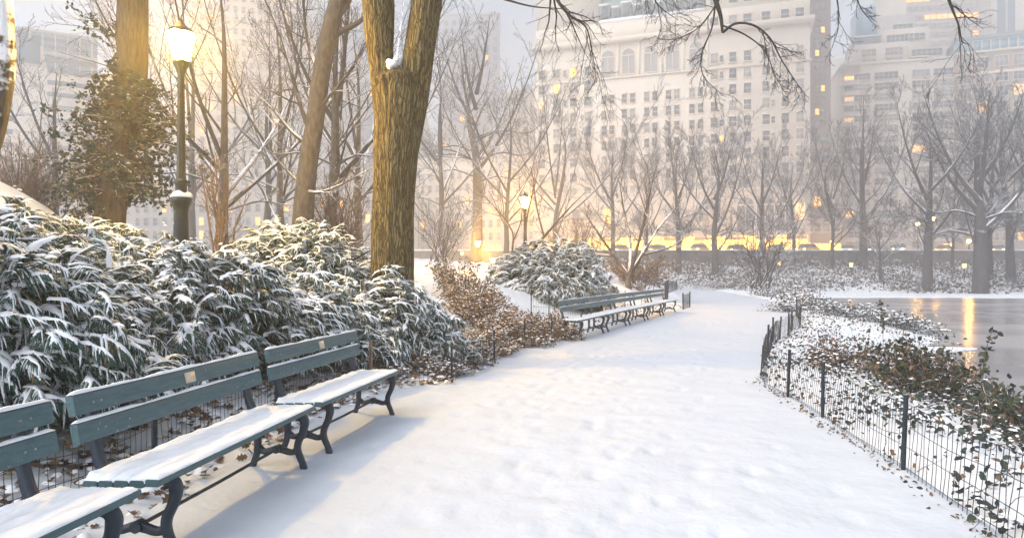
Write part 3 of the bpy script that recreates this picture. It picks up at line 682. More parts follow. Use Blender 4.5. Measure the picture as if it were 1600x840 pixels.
        if q == 1 and near:
            b = MB(); px = L * .52; yq = yc - t * c - .004; b.box(px - .055, px + .055, -.003, .003, -.036, .036)
            V = b.V[0]; b.V[0] = np.stack([V[:, 0], yq + V[:, 1] * c + V[:, 2] * s_, zc + V[:, 2] * c - V[:, 1] * s_], 1)
            b.build('plaque', M['plaque'], rail)
    return root
def place_bench(root, p0, p1, z=0.0):
    root.location = (p0[0], p0[1], z); root.rotation_euler = (0, 0, math.atan2(p1[1] - p0[1], p1[0] - p0[0]))
NG = 'green benches along the snowy path'
nb = make_bench(2.0)
tag(nb, 'nearest green bench, cut off by the lower left corner of the view', 'bench', NG)
place_bench(nb, (-2.1, 1.44), (-1.86, 3.42))
b1 = copy_tree(nb); b1['label'] = 'whole green bench with pale plaque, middle of the three near benches'; place_bench(b1, (-1.845, 3.57), (-1.6, 5.56))
b2 = copy_tree(nb); b2['label'] = 'green bench ending the near row, next to the brown stake'; place_bench(b2, (-1.575, 5.70), (-1.25, 7.57)); b2.scale = (.945, 1, 1)
fb0 = make_bench(2.2, near=False)
fl = ['green bench half behind the brown hedge, first of the far row', 'second bench of the far row, counted from the brown hedge', 'green bench in the middle of the five far benches', 'fourth bench of the far row, before the last one', 'last and farthest green bench of the far row, by the short fence']
pts = [np.array(p) for p in ((1.55, 15.45), (2.46, 17.62), (3.42, 19.9), (4.38, 22.05), (5.4, 24.4), (6.5, 26.85))]
for k in range(5):
    o = fb0 if k == 0 else copy_tree(fb0)
    u = (pts[k + 1] - pts[k]); ln = np.linalg.norm(u); place_bench(o, pts[k], pts[k + 1]); o.scale = ((ln - .12) / 2.2, 1, 1)
    tag(o, fl[k], 'bench', NG)

# ------------------------------------------------------------------ lamps
def make_lamp(hs, zf, glass, name='street_lamp', detail=True):
    """hs: height of the lantern's foot, zf: height of the pedestal ledge"""
    root = empty(name); sd = 24 if detail else 10
    b = MB(); b.lathe([(0, 0), (.19, 0), (.19, .1), (.15, .16), (.12, .3), (.105, zf - .22), (.112, zf - .16), (.14, zf - .1), (.155, zf - .07), (.155, zf), (.115, zf + .03), (.085, zf + .06), (.085, zf + .2), (.1, zf + .22), (.1, zf + .26), (.07, zf + .29), (0, zf + .3)], sides=8 if not detail else 16); b.build('base', M['lamp_iron'], root, False)
    b = MB(); b.lathe([(.075, zf + .26), (.066, zf + .4), (.05, hs - .42), (.062, hs - .4), (.062, hs - .36), (.05, hs - .33), (.052, hs - .2), (.085, hs - .1), (.115, hs - .04), (.115, hs), (0, hs)], sides=sd, flute=.07, nf=8 if detail else 0); b.build('shaft', M['lamp_iron'], root, False)
    n = 8; prof = [(.105, .005), (.135, .08), (.2, .42), (.2, .44)]
    b = MB(); b.lathe(prof, (0, 0, hs), n); b.build('lantern_glass', glass, root)
    b = MB()
    for t in np.arange(8) * np.pi / 4:
        P = np.array([(r * 1.03 * math.cos(t), r * 1.03 * math.sin(t), hs + z) for r, z in prof]); b.tubes(P, np.full(4, .009), 4)
    for r, z in ((.112, .005), (.207, .44)):
        t = np.linspace(0, 2 * np.pi, 17); b.tubes(np.stack([r * np.cos(t), r * np.sin(t), np.full(17, hs + z)], 1), np.full(17, .013), 4)
    b.build('lantern_frame', M['lamp_iron'], root)
    b = MB(); b.lathe([(.213, .445), (.2, .47), (.12, .53), (.07, .57), (.055, .6), (.025, .615), (.034, .64), (.01, .665), (.005, .72), (0, .725)], (0, 0, hs), 16); b.build('lantern_cap', M['lamp_iron'], root)
    if detail:
        b = MB(); a = np.arange(20) * 2 * np.pi / 20; 
        b.lathe([(.16, .002), (.165, .03), (.14, .065), (.1, .085), (.086, .09)], (0, 0, zf), 20); V = b.V[0]; V[:, 2] += .02 * np.sin(3 * np.arctan2(V[:, 1], V[:, 0])) * (V[:, 2] > zf + .01); b.build('base_snow', M['snow'], root, True)
    return root
LG = 'lit park lamps'
lp = at(283, 330, 10.6); lz = gh(lp[0], lp[1])
l1 = make_lamp(at(283, 97, 10.6)[2] - lz, at(283, 309, 10.6)[2] - lz, M['lamp_glass']); l1.location = (lp[0], lp[1], lz)
tag(l1, 'tall black lamp post with glowing lantern rising from snowy yews', 'street lamp', LG)
def lamp_at(px, py, d, label, glass, hgt=3.2, name='street_lamp'):
    p = at(px, py, d); o = make_lamp(hgt, .75, glass, name, False); o.location = (p[0], p[1], p[2] - hgt - .22); tag(o, label, 'street lamp', LG); return o
lamp_at(820, 317, 28.5, 'glowing lamp post beside the slim tree above the dark yew', M['lamp_glass_mid'], 3.4)
lamp_at(746.5, 381, 62, 'glowing lamp in front of the tall straight trunk', M['lamp_glass_mid'])
lamp_at(770, 407, 78, 'lowest glowing lamp just left of the dark yew', M['lamp_glass_mid'])
for px, py, d, lb in ((1217, 412, 76, 'small glowing lamp behind the wide bare shrub across the pond'), (1330, 414, 76, 'small glowing lamp on the far bank under the dark wall'), (1507, 415, 74, 'small glowing lamp left of the thick double trunk across the pond'), (722, 396, 88, 'faint glowing lamp at the foot of the lit block')):
    lamp_at(px, py, d, lb, M['lamp_glass_far'], 2.6)
# street lamps on the road above the wall
SG = 'street lights above the park wall'
M['street_globe'] = emis('lit street globe', (1.0, .46, .06), 14)
M['street_globe_bright'] = emis('bright street globe', (1.0, .44, .05), 220)
def street_light(px, py, d, label):
    p = at(px, py, d); h = p[2] - STREET_Z - .12; root = empty('street_light', (p[0], p[1], STREET_Z + .12), 0, label, 'street light', SG)
    b = MB(); b.lathe([(0, 0), (.22, 0), (.2, .3), (.1, .5), (.075, h - .3), (.16, h - .25), (0, h - .24)], sides=10); b.build('pole', M['lamp_iron'], root)
    b = MB(); b.lathe([(0, h - .24), (.2, h - .12), (.27, h + .05), (.2, h + .22), (0, h + .3)], sides=10); b.build('globe', M['street_globe_bright' if 'mirrored' in label or px in (1434, 1458) else 'street_globe'], root)
    b = MB(); b.lathe([(.24, h + .25), (.1, h + .4), (0, h + .55)], sides=10); b.build('cap', M['lamp_iron'], root)
for a_ in ((1514, 377, 100, 'bright street light mirrored in the pond, left of the thick trunk'), (1434, 350, 116, 'street light left of the straight leaning trunk across the pond'), (1458, 342, 118, 'higher street light right of the straight trunk across the pond'), (1300, 378, 100, 'street light above the wall near the townhouse'),
           (938, 358, 116, 'street light left of the spreading tree before the hotel'), (1487, 383, 101, 'low street light left of the bright one')):
    street_light(*a_)

# ------------------------------------------------------------------ cars on the street above the wall
def car_mesh(root, paint, taxi):
    prof_b = np.array([(-2.2, .35), (-2.25, .6), (-2.15, .82), (-1.2, .95), (1.3, .98), (2.1, .9), (2.25, .65), (2.2, .35)])
    b = MB(); w = .9
    n = len(prof_b); V = [(p[0], -w, p[1]) for p in prof_b] + [(p[0], w, p[1]) for p in prof_b]
    b.add(V, [(i, n + i, n + (i + 1) % n, (i + 1) % n) for i in range(n)])
    for s in (0, n): b.add(V + [(0, -w if s == 0 else w, .6)], [(s + i, s + (i + 1) % n, 2 * n) for i in range(n)])
    b.build('body', paint, root)
    b = MB(); lo = [(-1.5, -.86, .955), (1.7, -.86, .97), (1.7, .86, .97), (-1.5, .86, .955)]; hi = [(-.75, -.68, 1.48), (1.1, -.68, 1.48), (1.1, .68, 1.48), (-.75, .68, 1.48)]
    b.add(lo + hi, [(0, 1, 5, 4), (1, 2, 6, 5), (2, 3, 7, 6), (3, 0, 4, 7)]); b.build('window', M['win'], root)
    b = MB(); b.box(-.78, 1.13, -.7, .7, 1.483, 1.53); b.build('roof', M['snow'] if not taxi else paint, root)
    for x in (-1.35, 1.4):
        for s in (-1, 1):
            b = MB(); a = np.arange(14) * 2 * np.pi / 14; P = np.array([(x, s * .75, .34), (x, s * .93, .34)]); b.tubes(P, [.33, .33], 14, 0, True); b.build('wheel', M['post'], root)
    for s in (-.62, .62):
        b = MB(); b.box(-2.27, -2.2, s - .16, s + .16, .6, .76); b.build('headlight', M['headlight'], root)
        b = MB(); b.box(2.2, 2.27, s - .16, s + .16, .64, .8); b.build('tail_light', M['tail'], root)
    if taxi: b = MB(); b.box(-.05, .35, -.3, .3, 1.533, 1.68); b.build('roof_light', M['win_lit'], root)
M['headlight'] = emis('headlight', (1.0, .6, .2), 14); M['tail'] = emis('tail light', (1, .06, .02), 4)
M['car_yellow'] = mat('yellow taxi paint', (.7, .38, .03), (.72, .4, .04), .35, 3); M['car_gray'] = mat('gray car paint', (.2, .2, .21), (.24, .24, .25), .3, 3); M['car_white'] = mat('white car paint', (.7, .7, .7), (.74, .74, .74), .3, 3)
proto = {}
cl = [(905, 'yellow', 'yellow taxi on the street behind the spreading tree, leftmost'), (968, 'yellow', 'yellow taxi above the wall behind the spreading tree'), (1026, 'yellow', 'yellow taxi above the wall right of the spreading tree'), (1092, 'yellow', 'yellow taxi above the wall left of the wide bare shrub'), (1150, 'yellow', 'yellow taxi above the wall behind the wide bare shrub'),
      (1212, 'yellow', 'yellow taxi above the wall right of the wide bare shrub'), (1262, 'yellow', 'yellow taxi above the wall under the hotel corner'), (1325, 'white', 'white car with headlights on, above the wall before the cream apartments'), (1362, 'gray', 'gray car behind the trunk before the cream apartments'), (1405, 'white', 'white car between two trunks before the cream apartments'), (1478, 'yellow', 'yellow taxi left of the bright street light'), (1560, 'gray', 'gray car right of the thick double trunk')]
for i, (px, c, lb) in enumerate(cl):
    y = 106.5 if i % 3 else 103.5
    loc = ((px - 800) / F * y, y, STREET_Z + .004)
    if c not in proto:
        o = empty('car'); car_mesh(o, M['car_' + c], c == 'yellow'); proto[c] = o
    else: o = copy_tree(proto[c])
    o.location = loc; o.rotation_euler = (0, 0, R(55 if i % 2 else 40)); tag(o, lb, 'car', 'cars on the street above the wall')

# ------------------------------------------------------------------ fences
def fence(name, label, pts, posts, h=.56, step=.06, r=.0026, lean=(0, 0), group='low wire fences', stake=None, sag=.03, prad=.017):
    pts = np.asarray(pts, float); seg = np.hypot(*np.diff(pts, axis=0).T); S = np.concatenate([[0], np.cumsum(seg)])
    f = lambda s: np.stack([np.interp(s, S, pts[:, 0]), np.interp(s, S, pts[:, 1])], -1)
    root = empty(name, (pts[0][0], pts[0][1], gh(*pts[0])), 0, label, 'fence', group); o3 = np.array(root.location)
    n = int(S[-1] / step); s = np.linspace(0, S[-1], n); r_ = np.random.default_rng(len(label))
    p = f(s); z = ground_h(p[:, 0], p[:, 1]); psn = np.array([np.interp(0, [0], [0])]) if not len(posts) else np.array(posts)
    lx = lean[0] + .03 * np.sin(s * 1.1) ; ly = lean[1] + .02 * np.sin(s * 1.7 + 1)
    top = h - .04 - sag * (.5 + .5 * np.sin(s * 4.1)) * (sag > 0)
    b = MB(); k = 4; t = np.linspace(0, 1, k)
    Pv = np.zeros((n, k, 3)); Pv[:, :, 0] = p[:, :1] + (lx * top)[:, None] * t + r_.normal(0, .004, (n, k)); Pv[:, :, 1] = p[:, 1:] + (ly * top)[:, None] * t + r_.normal(0, .004, (n, k)); Pv[:, :, 2] = z[:, None] - .02 + (top + .02)[:, None] * t
    b.tubes(Pv - o3, np.full((n, k), r), 3)
    for hf in (.1, .4, .7, 1.0):
        H_ = np.stack([p[:, 0] + lx * top * hf, p[:, 1] + ly * top * hf, z + top * hf + .006 * np.sin(s * 3 + hf * 9)], 1); b.tubes(H_ - o3, np.full(n, r * 1.15), 3)
    b.build('wire_mesh', M['wire'], root)
    for q in posts:
        x, y = f(np.array(q)); zz = gh(x, y); b = MB(); hh = h + .03
        m = M['post']
        dx, dy = r_.normal(0, .012, 2)
        b.tubes([(x - o3[0], y - o3[1], zz - .1 - o3[2]), (x + dx + lean[0] * .4 * h - o3[0], y + dy + lean[1] * .3 * h - o3[1], zz + hh - o3[2])], [prad, prad], 6, 0, True); b.build('post', m, root)
    return root, f, S
def cum(pts, idx):
    S = np.concatenate([[0], np.cumsum(np.hypot(*np.diff(np.array(pts, float), axis=0).T))]); return [S[i] for i in idx]
rp = [(2.35, 1.2), (2.62, 2.6), (2.84, 3.985), (3.02, 5.28), (3.27, 7.19), (3.39, 8.4), (3.44, 9.3), (3.7, 10.2), (4.6, 12.3), (5.5, 14.4), (6.1, 15.6), (6.5, 16.1), (7.3, 17.8), (7.95, 18.85)]
fence('wire_fence', 'long low wire fence curving along the right side of the path', rp, cum(rp, [0, 1, 3, 4, 5, 8, 9, 10, 11, 12, 13]), .57, .062, .0027, (.10, 0), prad=.02)
rp2 = [(8.0, 19.0), (9.0, 21.4), (10.1, 24.3), (11.9, 28.6)]
fence('wire_fence', 'far stretch of low wire fence half sunk in scrub by the path bend', rp2, cum(rp2, [1, 2, 3]), .5, .12, .004, (.1, 0))
lp_ = [(-2.95, 1.0), (-2.85, 3.0), (-2.62, 5.0), (-2.38, 6.9), (-2.02, 8.5), (-1.7, 9.05), (-1.3, 9.3), (-.84, 9.56)]
fence('wire_fence', 'low wire fence behind the three near benches', lp_, cum(lp_, [1, 2, 3, 7]), .6, .06, .0026)
lp2 = [(-.84, 9.56), (-.3, 11.8), (.26, 13.8), (.87, 14.75), (1.64, 16.3)]
fence('wire_fence', 'low fence in front of the brown hedge, left of the path', lp2, cum(lp2, [1, 2, 3, 4]), .58, .07, .003)
lp3 = [(.55, 19.6), (1.1, 20.3), (2.3, 22.3), (4.4, 26.6)]
fence('wire_fence', 'thin fence behind the far row of benches', lp3, cum(lp3, [0, 1, 2, 3]), .7, .12, .0035)
lp4 = [(7.15, 28.5), (7.85, 30.2)]
fence('wire_fence', 'short dark fence end past the last far bench', lp4, cum(lp4, [0, 1]), .72, .1, .006, prad=.035)
lp5 = [(7.4, 33), (8.2, 36), (9.5, 42), (11, 48), (14.5, 60)]
fence('wire_fence', 'distant low fence at the far end of the path', lp5, cum(lp5, [0, 1, 2, 3, 4]), .9, .25, .006, prad=.04)
bk = [(-2.3, 9.7), (-1.7, 10.15), (-1.0, 10.2)]
fence('wire_fence', 'arched bit of wire fence under the yew behind the brown stake', bk, cum(bk, [0, 2]), .62, .09, .0035)
x, y = -1.84, 8.85; zz = gh(x, y); st = MB(); st.tubes([(0, 0, -.1), (.012, 0, .62)], [.024, .022], 6, 0, True); o = st.build('wooden_stake', M['wood_stake']); o.location = (x, y, zz); tag(o, 'brown wooden stake in the snow past the last near bench', 'stake')
# ------------------------------------------------------------------ vegetation helpers
def nrm(v): return v / (np.linalg.norm(v, axis=-1, keepdims=True) + 1e-9)
def branches(r, S, D, L, r0, r1, trop, wobv, k):
    n = len(S); P = np.zeros((n, k, 3)); P[:, 0] = S; d = nrm(D)
    trop = np.broadcast_to(np.asarray(trop, float), (3,)) if np.ndim(trop) else np.array([0, 0, trop])
    for i in range(1, k):
        d = nrm(d + wobv * r.normal(size=(n, 3)) + trop); P[:, i] = P[:, i - 1] + d * (L / (k - 1))[:, None]
    return P, r0[:, None] + (r1 - r0)[:, None] * np.linspace(0, 1, k)[None]
def spawn(r, P, Rr, n, t0, ang, lenr, radr, trop, wobv, k, rmin, tdec=.55, flat=0.0):
    Nn, kk, _ = P.shape; L0 = np.linalg.norm(np.diff(P, axis=1), axis=2).sum(1)
    t = t0 + (1 - t0) * (np.arange(n)[None] + r.uniform(.1, .9, (Nn, n))) / n
    x = t * (kk - 1); i = np.clip(x.astype(int), 0, kk - 2); f = x - i; a = np.arange(Nn)[:, None]
    S = P[a, i] * (1 - f[..., None]) + P[a, i + 1] * f[..., None]; T = nrm(P[a, i + 1] - P[a, i]); rad = Rr[a, i] * (1 - f) + Rr[a, i + 1] * f
    q = nrm(r.normal(size=S.shape)); q = nrm(q - (q * T).sum(-1, keepdims=True) * T)
    if flat: q = nrm(q * np.array([1, 1, 1 - flat])); q = nrm(q - (q * T).sum(-1, keepdims=True) * T)
    A = r.normal(ang[0], ang[1], t.shape); D = np.cos(A)[..., None] * T + np.sin(A)[..., None] * q
    L = L0[:, None] * lenr * (1 - tdec * t) * r.uniform(.65, 1.25, t.shape); r0 = np.maximum(np.minimum(rad * radr, .018 * L + .003), rmin)
    m = t.size; r0 = r0.reshape(m)
    return branches(r, S.reshape(m, 3), D.reshape(m, 3), L.reshape(m), r0, np.maximum(r0 * .18, rmin * .7), trop, wobv, k)
def limb(pts, rad, m=6): 
    P = smooth(np.array(pts, float), m); return P, np.interp(np.linspace(0, 1, len(P)), np.linspace(0, 1, len(rad)), rad)
TG = 'bare trees in the hazy park'
def grow_tree(name, label, trunk, rad, limbs, levels, bark, twig, seed, group=TG, sides=12, sub0=None, extra=None):
    """trunk: world polyline; limbs: explicit list of (polyline, radii); levels: spawn specs on limbs+upper trunk"""
    r = np.random.default_rng(seed); base = np.array(trunk[0], float)
    root = empty(name, base, 0, label, 'tree', group)
    P, Rd = limb(trunk, rad); ang = np.linspace(0, 1, len(P))
    b = MB(); b.tubes(P - base, Rd, sides)
    b.build('trunk', bark, root, True)
    b = MB(); cur = []
    for lp_, lr in limbs:
        p, q = limb(lp_, lr, 5); b.tubes(p - base, q, 7, 0); cur.append((p, q))
    # children grow from explicit limbs and trunk top
    K = 12
    def res(p, q):
        s = np.linspace(0, len(p) - 1, K); i = np.clip(s.astype(int), 0, len(p) - 2); f = s - i
        return p[i] * (1 - f[:, None]) + p[i + 1] * f[:, None], q[i] * (1 - f) + q[i + 1] * f
    allp = [res(*c) for c in cur] + ([res(P, Rd)] if sub0 is None or sub0 > 0 else [])
    PP = np.array([a for a, _ in allp]); RR = np.array([c for _, c in allp])
    for li, sp in enumerate(levels):
        PP, RR = spawn(r, PP, RR, **sp); b.tubes(PP - base, RR, 5 if li == 0 else 4 if li == 1 else 3)
    crown = b.build('crown', twig, root)
    return root
def lv(n, t0, a, sd, lenr, radr, trop, w, k, rmin, tdec=.55, flat=0.0): return dict(n=n, t0=t0, ang=(R(a), R(sd)), lenr=lenr, radr=radr, trop=trop, wobv=w, k=k, rmin=rmin, tdec=tdec, flat=flat)

# ------------------------------------------------------------------ the near trees
# big forked trunk
d0 = 11.2
def T3(px, py, d=d0): return at(px, py, d)
zb = gh(*T3(618, 400)[:2])
tb = T3(614, 400); tb[2] = zb - .15
trunk = [tb + np.array([0, 0, 0]), T3(614, 380), T3(616, 300), T3(620, 220), T3(624, 150), T3(621, 126), T3(619, 108)]
def bark_trunk(b, P, Rd, sides, seed, base, amp=.03, flare=None):
    r = np.random.default_rng(seed); n = len(P); a = np.arange(sides) * 2 * np.pi / sides
    t = nrm(np.gradient(P, axis=0)); ref = np.array([0, 1., 0]); u = nrm(np.cross(t, ref)); v = np.cross(t, u)
    z = P[:, 2][:, None]
    ph = r.uniform(0, 6.28, 8)
    m = np.zeros((n, sides))
    for q in range(8):
        f = [3, 5, 9, 13, 17, 23, 29, 31][q]; m += np.sin(f * a[None] + ph[q] + (1.1 * np.sin(z * (.8 + .23 * q) + ph[q]))) * [.5, .5, .5, .6, .7, .6, .5, .5][q] / 2.6
    rr = Rd[:, None] * (1 + amp * m)
    V = P[:, None] + rr[..., None] * (np.cos(a)[None, :, None] * u[:, None] + np.sin(a)[None, :, None] * v[:, None])
    i, j = np.meshgrid(np.arange(n - 1), np.arange(sides), indexing='ij'); j2 = (j + 1) % sides
    b.add(V.reshape(-1, 3) - base, np.stack([i * sides + j, i * sides + j2, (i + 1) * sides + j2, (i + 1) * sides + j], -1).reshape(-1, 4))
root = empty('forked_tree', tb, 0, 'thick forked trunk with furrowed bark lit golden on its left side', 'tree')
b = MB(); Pm = smooth(trunk, 14); rad = np.interp(np.linspace(0, 1, len(Pm)), [0, .07, .33, .6, .83, .91, 1], [.40, .35, .33, .385, .44, .3, .06]); bark_trunk(b, Pm, rad, 110, 1, tb, .05)
b.build('trunk', M['bark_big'], root, True)
stems = [([T3(611, 250), T3(605, 160), T3(596, 108), T3(592, 50), T3(590, 0), T3(582, -60, 11.4), T3(560, -160, 11.7), T3(520, -300, 12.2)], [.2, .235, .19, .235, .255, .25, .2, .09]),
         ([T3(630, 250), T3(643, 160), T3(651, 108), T3(659, 50), T3(667, 0), T3(676, -60, 11), T3(700, -150, 10.8), T3(740, -290, 10.6)], [.22, .255, .245, .245, .24, .23, .18, .09])]
for sp_, rd in stems:
    Ps = smooth(sp_, 12); b = MB(); bark_trunk(b, Ps, np.interp(np.linspace(0, 1, len(Ps)), np.linspace(0, 1, len(rd)), rd), 84, 5, tb, .05); b.build('stem', M['bark_big'], root, True)
b = MB(); s0 = T3(617, 106) - tb + np.array([0, -.03, 0])
rr_ = np.random.default_rng(2)
for k in range(40):
    c = s0 + np.array([rr_.normal(0, .035), rr_.normal(0, .12), 0]); c[2] += abs(rr_.normal(0, .1)) - .06; c[0] += (c[2] - s0[2]) * .35; a = np.linspace(0, np.pi, 5)
    b.lathe(np.stack([.05 * np.sin(a), -.05 * np.cos(a)], 1) * rr_.uniform(.6, 1.3), c, 9)
b.build('fork_snow', M['snow_lump'], root, True)
for kk in ((0, 1, 2), (4, 5), (9, 10, 11), (14,), (17,)):
    b = MB()
    for k in kk: q = T3(625 + k * .8, 95 - k * 4.6) - tb + np.array([-.02 - .002 * k, -.16, .03]); b.lathe(np.stack([.016 * np.sin(a), -.04 * np.cos(a)], 1) * rr_.uniform(.6, 1.4), q, 7)
    b.build('bark_snow', M['snow_lump'], root, True)
# long limbs that arch over the path above the frame and hang down
rl = np.random.default_rng(21)
over = [
 ([T3(676, -60, 11), T3(760, -105, 10.8), T3(840, -70, 10.9), T3(868, -5, 11), T3(890, 24, 11), T3(915, 42, 11), T3(925, 80, 11), T3(932, 130, 11.1)], [.10, .07, .045, .03, .022, .014, .009, .005]),
 ([T3(690, -115, 10.9), T3(860, -190, 10.6), T3(1010, -150, 10.4), T3(1105, -45, 10.4), T3(1118, 0, 10.4), T3(1126, 25, 10.4), T3(1129, 51, 10.4)], [.13, .1, .075, .045, .038, .03, .02]),
 ([T3(1129, 51, 10.4), T3(1150, 37, 10.35), T3(1178, 40, 10.3), T3(1203, 60, 10.3), T3(1222, 95, 10.3), T3(1245, 130, 10.3), T3(1258, 148, 10.3)], [.022, .02, .017, .014, .01, .007, .004]),
 ([T3(1118, 3, 10.4), T3(1112, 45, 10.45), T3(1096, 85, 10.5), T3(1100, 120, 10.5), T3(1130, 150, 10.5)], [.016, .012, .009, .007, .004]),
 ([T3(1129, 40, 10.4), T3(1165, 55, 10.5), T3(1195, 80, 10.5), T3(1212, 120, 10.5), T3(1230, 150, 10.5)], [.014, .012, .009, .006, .004]),
 ([T3(1150, -40, 10.2), T3(1130, -10, 10.4), T3(1095, 40, 10.5), T3(1060, 60, 10.5), T3(1030, 62, 10.5)], [.02, .014, .009, .006, .004]),
 ([T3(860, -190, 10.6), T3(1180, -240, 10), T3(1400, -150, 9.7), T3(1470, -30, 9.7), T3(1486, 10, 9.7), T3(1498, 40, 9.7), T3(1503, 64, 9.7), T3(1514, 70, 9.7)], [.1, .08, .055, .03, .018, .012, .008, .004]),
 ([T3(1400, -150, 9.7), T3(1345, -60, 9.8), T3(1340, 0, 9.8), T3(1362, 35, 9.8)], [.04, .02, .01, .004]),
 ([T3(1180, -240, 10), T3(1280, -100, 10), T3(1306, -10, 10), T3(1310, 40, 10), T3(1300, 75, 10)], [.05, .025, .012, .007, .004]),
 ([T3(676, -40, 11), T3(720, -18, 10.6), T3(770, -6, 10.4), T3(830, 10, 10.3), T3(880, 14, 10.3)], [.04, .03, .02, .012, .006]),
 ([T3(840, -70, 10.9), T3(960, -60, 11), T3(1010, -20, 11), T3(1030, 10, 11), T3(1060, 32, 11)], [.04, .025, .015, .009, .004]),
]
def resamp(p, q, K=10):
    s = np.linspace(0, len(p) - 1, K); i = np.clip(s.astype(int), 0, len(p) - 2); f = (s - i); return p[i] * (1 - f[:, None]) + p[i + 1] * f[:, None], q[i] * (1 - f) + q[i + 1] * f
for k, (lp_, lr) in enumerate(over):
    p, q = limb(lp_, lr, 6); b = MB(); b.tubes(p - tb, q, 7); lo = b.build('overhanging_limb', M['twig_dark'], root, True)
    dense = k in (0, 2, 3, 4, 5, 10); p, q = resamp(p, q)
    if not dense and k not in (6, 7, 8): continue
    b = MB()
    P1, R1 = spawn(rl, p[None], q[None], 15 if dense else 8, .34 if dense else .5, (R(50), R(15)), .27 if dense else .14, .6, -.09, .16, 7, .0035, .3); b.tubes(P1 - tb, R1, 4)
    P2, R2 = spawn(rl, P1, R1, 6 if dense else 5, .2, (R(45), R(14)), .5, .6, -.06, .16, 5, .003, .4); b.tubes(P2 - tb, R2, 3)
    P3, R3 = spawn(rl, P2, R2, 2, .3, (R(42), R(14)), .5, .6, -.05, .15, 4, .0025, .4); b.tubes(P3 - tb, R3, 3)
    b.build('hanging_twigs', M['twig_dark'], root)

# ivy tree by the lamp
d1 = 16.0; k1 = d1 / 12.2
pb = T3(168, 330, d1); pb[2] = gh(pb[0], pb[1]) - .1
tr = [pb, T3(176, 300, d1), T3(192, 220, d1), T3(206, 120, d1), T3(207, 40, d1), T3(208, -40, d1), T3(205, -170, d1), T3(200, -300, d1)]
iv = grow_tree('ivy_tree', 'tree trunk thickly wrapped in olive brown ivy, left of the near lamp', tr, list(np.array([.26, .25, .24, .25, .26, .24, .2, .12]) * k1), [([T3(205, -60, d1), T3(150, -160, d1), T3(90, -280, 16.4)], [.12, .08, .04]), ([T3(207, -90, d1), T3(270, -190, d1), T3(330, -300, 15.6)], [.12, .08, .04])], [lv(6, .5, 50, 12, .3, .5, .05, .12, 6, .008)], M['bark_ivy'], M['twig'], 31, None, 20)
def leaf_quads(r, C_, size, n=None, up=0.0, mi=None):
    """bent leaf = two triangles-pairs folded on its midrib"""
    m = len(C_); a = r.normal(size=(m, 3)); a[:, 2] -= .3; a = nrm(a); c = r.normal(size=(m, 3)); c[:, 2] += up; c = nrm(c - (c * a).sum(1, keepdims=True) * a); w = np.cross(a, c)
    s = size * r.uniform(.55, 1.35, m)[:, None]; q = lambda u_, w_, h_: C_ + a * s * u_ + w * s * w_ + c * s * h_; cu = r.uniform(-.15, .3, m)[:, None]; fo = r.uniform(.04, .22, m)[:, None]
    V = np.stack([q(0, 0, 0), q(.28, .3, fo), q(.66, .24, fo * .8), q(1, 0, cu), q(.66, -.24, fo * .8), q(.28, -.3, fo), q(.5, 0, -.03)], 1)
    f = np.arange(m)[:, None] * 7; T = np.stack([np.concatenate([f + k], 1) for k in ([0, 1, 6], [1, 2, 6], [2, 3, 6], [3, 4, 6], [4, 5, 6], [5, 0, 6])], 1).reshape(-1, 3); return V.reshape(-1, 3), T
def lump(b, r, Cn, size, mi):
    """small irregular snow pads"""
    m = len(Cn); a = np.arange(6) * np.pi / 3; s = size * r.uniform(.5, 1.4, m)
    rr = s[:, None] * r.uniform(.7, 1.25, (m, 6)); st = 1 + .8 * r.random(m); th = r.uniform(0, 3.14, m)
    x = np.cos(a) * rr * st[:, None]; y = np.sin(a) * rr
    X = x * np.cos(th)[:, None] - y * np.sin(th)[:, None]; Y = x * np.sin(th)[:, None] + y * np.cos(th)[:, None]
    ring = np.stack([X, Y, -.1 * rr + r.normal(0, .12, (m, 6)) * s[:, None]], -1) + Cn[:, None]
    top = np.stack([X * .55, Y * .55, np.repeat((s * .42)[:, None], 6, 1)], -1) + Cn[:, None]; ctr = Cn + np.stack([0 * s, 0 * s, s * .55], -1)
    V = np.concatenate([ring, top, ctr[:, None]], 1); o = (np.arange(m) * 13)[:, None]; j = np.arange(6)[None]; j2 = (j + 1) % 6
    b.add(V.reshape(-1, 3), np.concatenate([np.stack([o + j, o + j2, o + 6 + j2], -1).reshape(-1, 3), np.stack([o + j, o + 6 + j2, o + 6 + j], -1).reshape(-1, 3), np.stack([o + 6 + j, o + 6 + j2, np.broadcast_to(o + 12, (m, 6))], -1).reshape(-1, 3)]), mi)
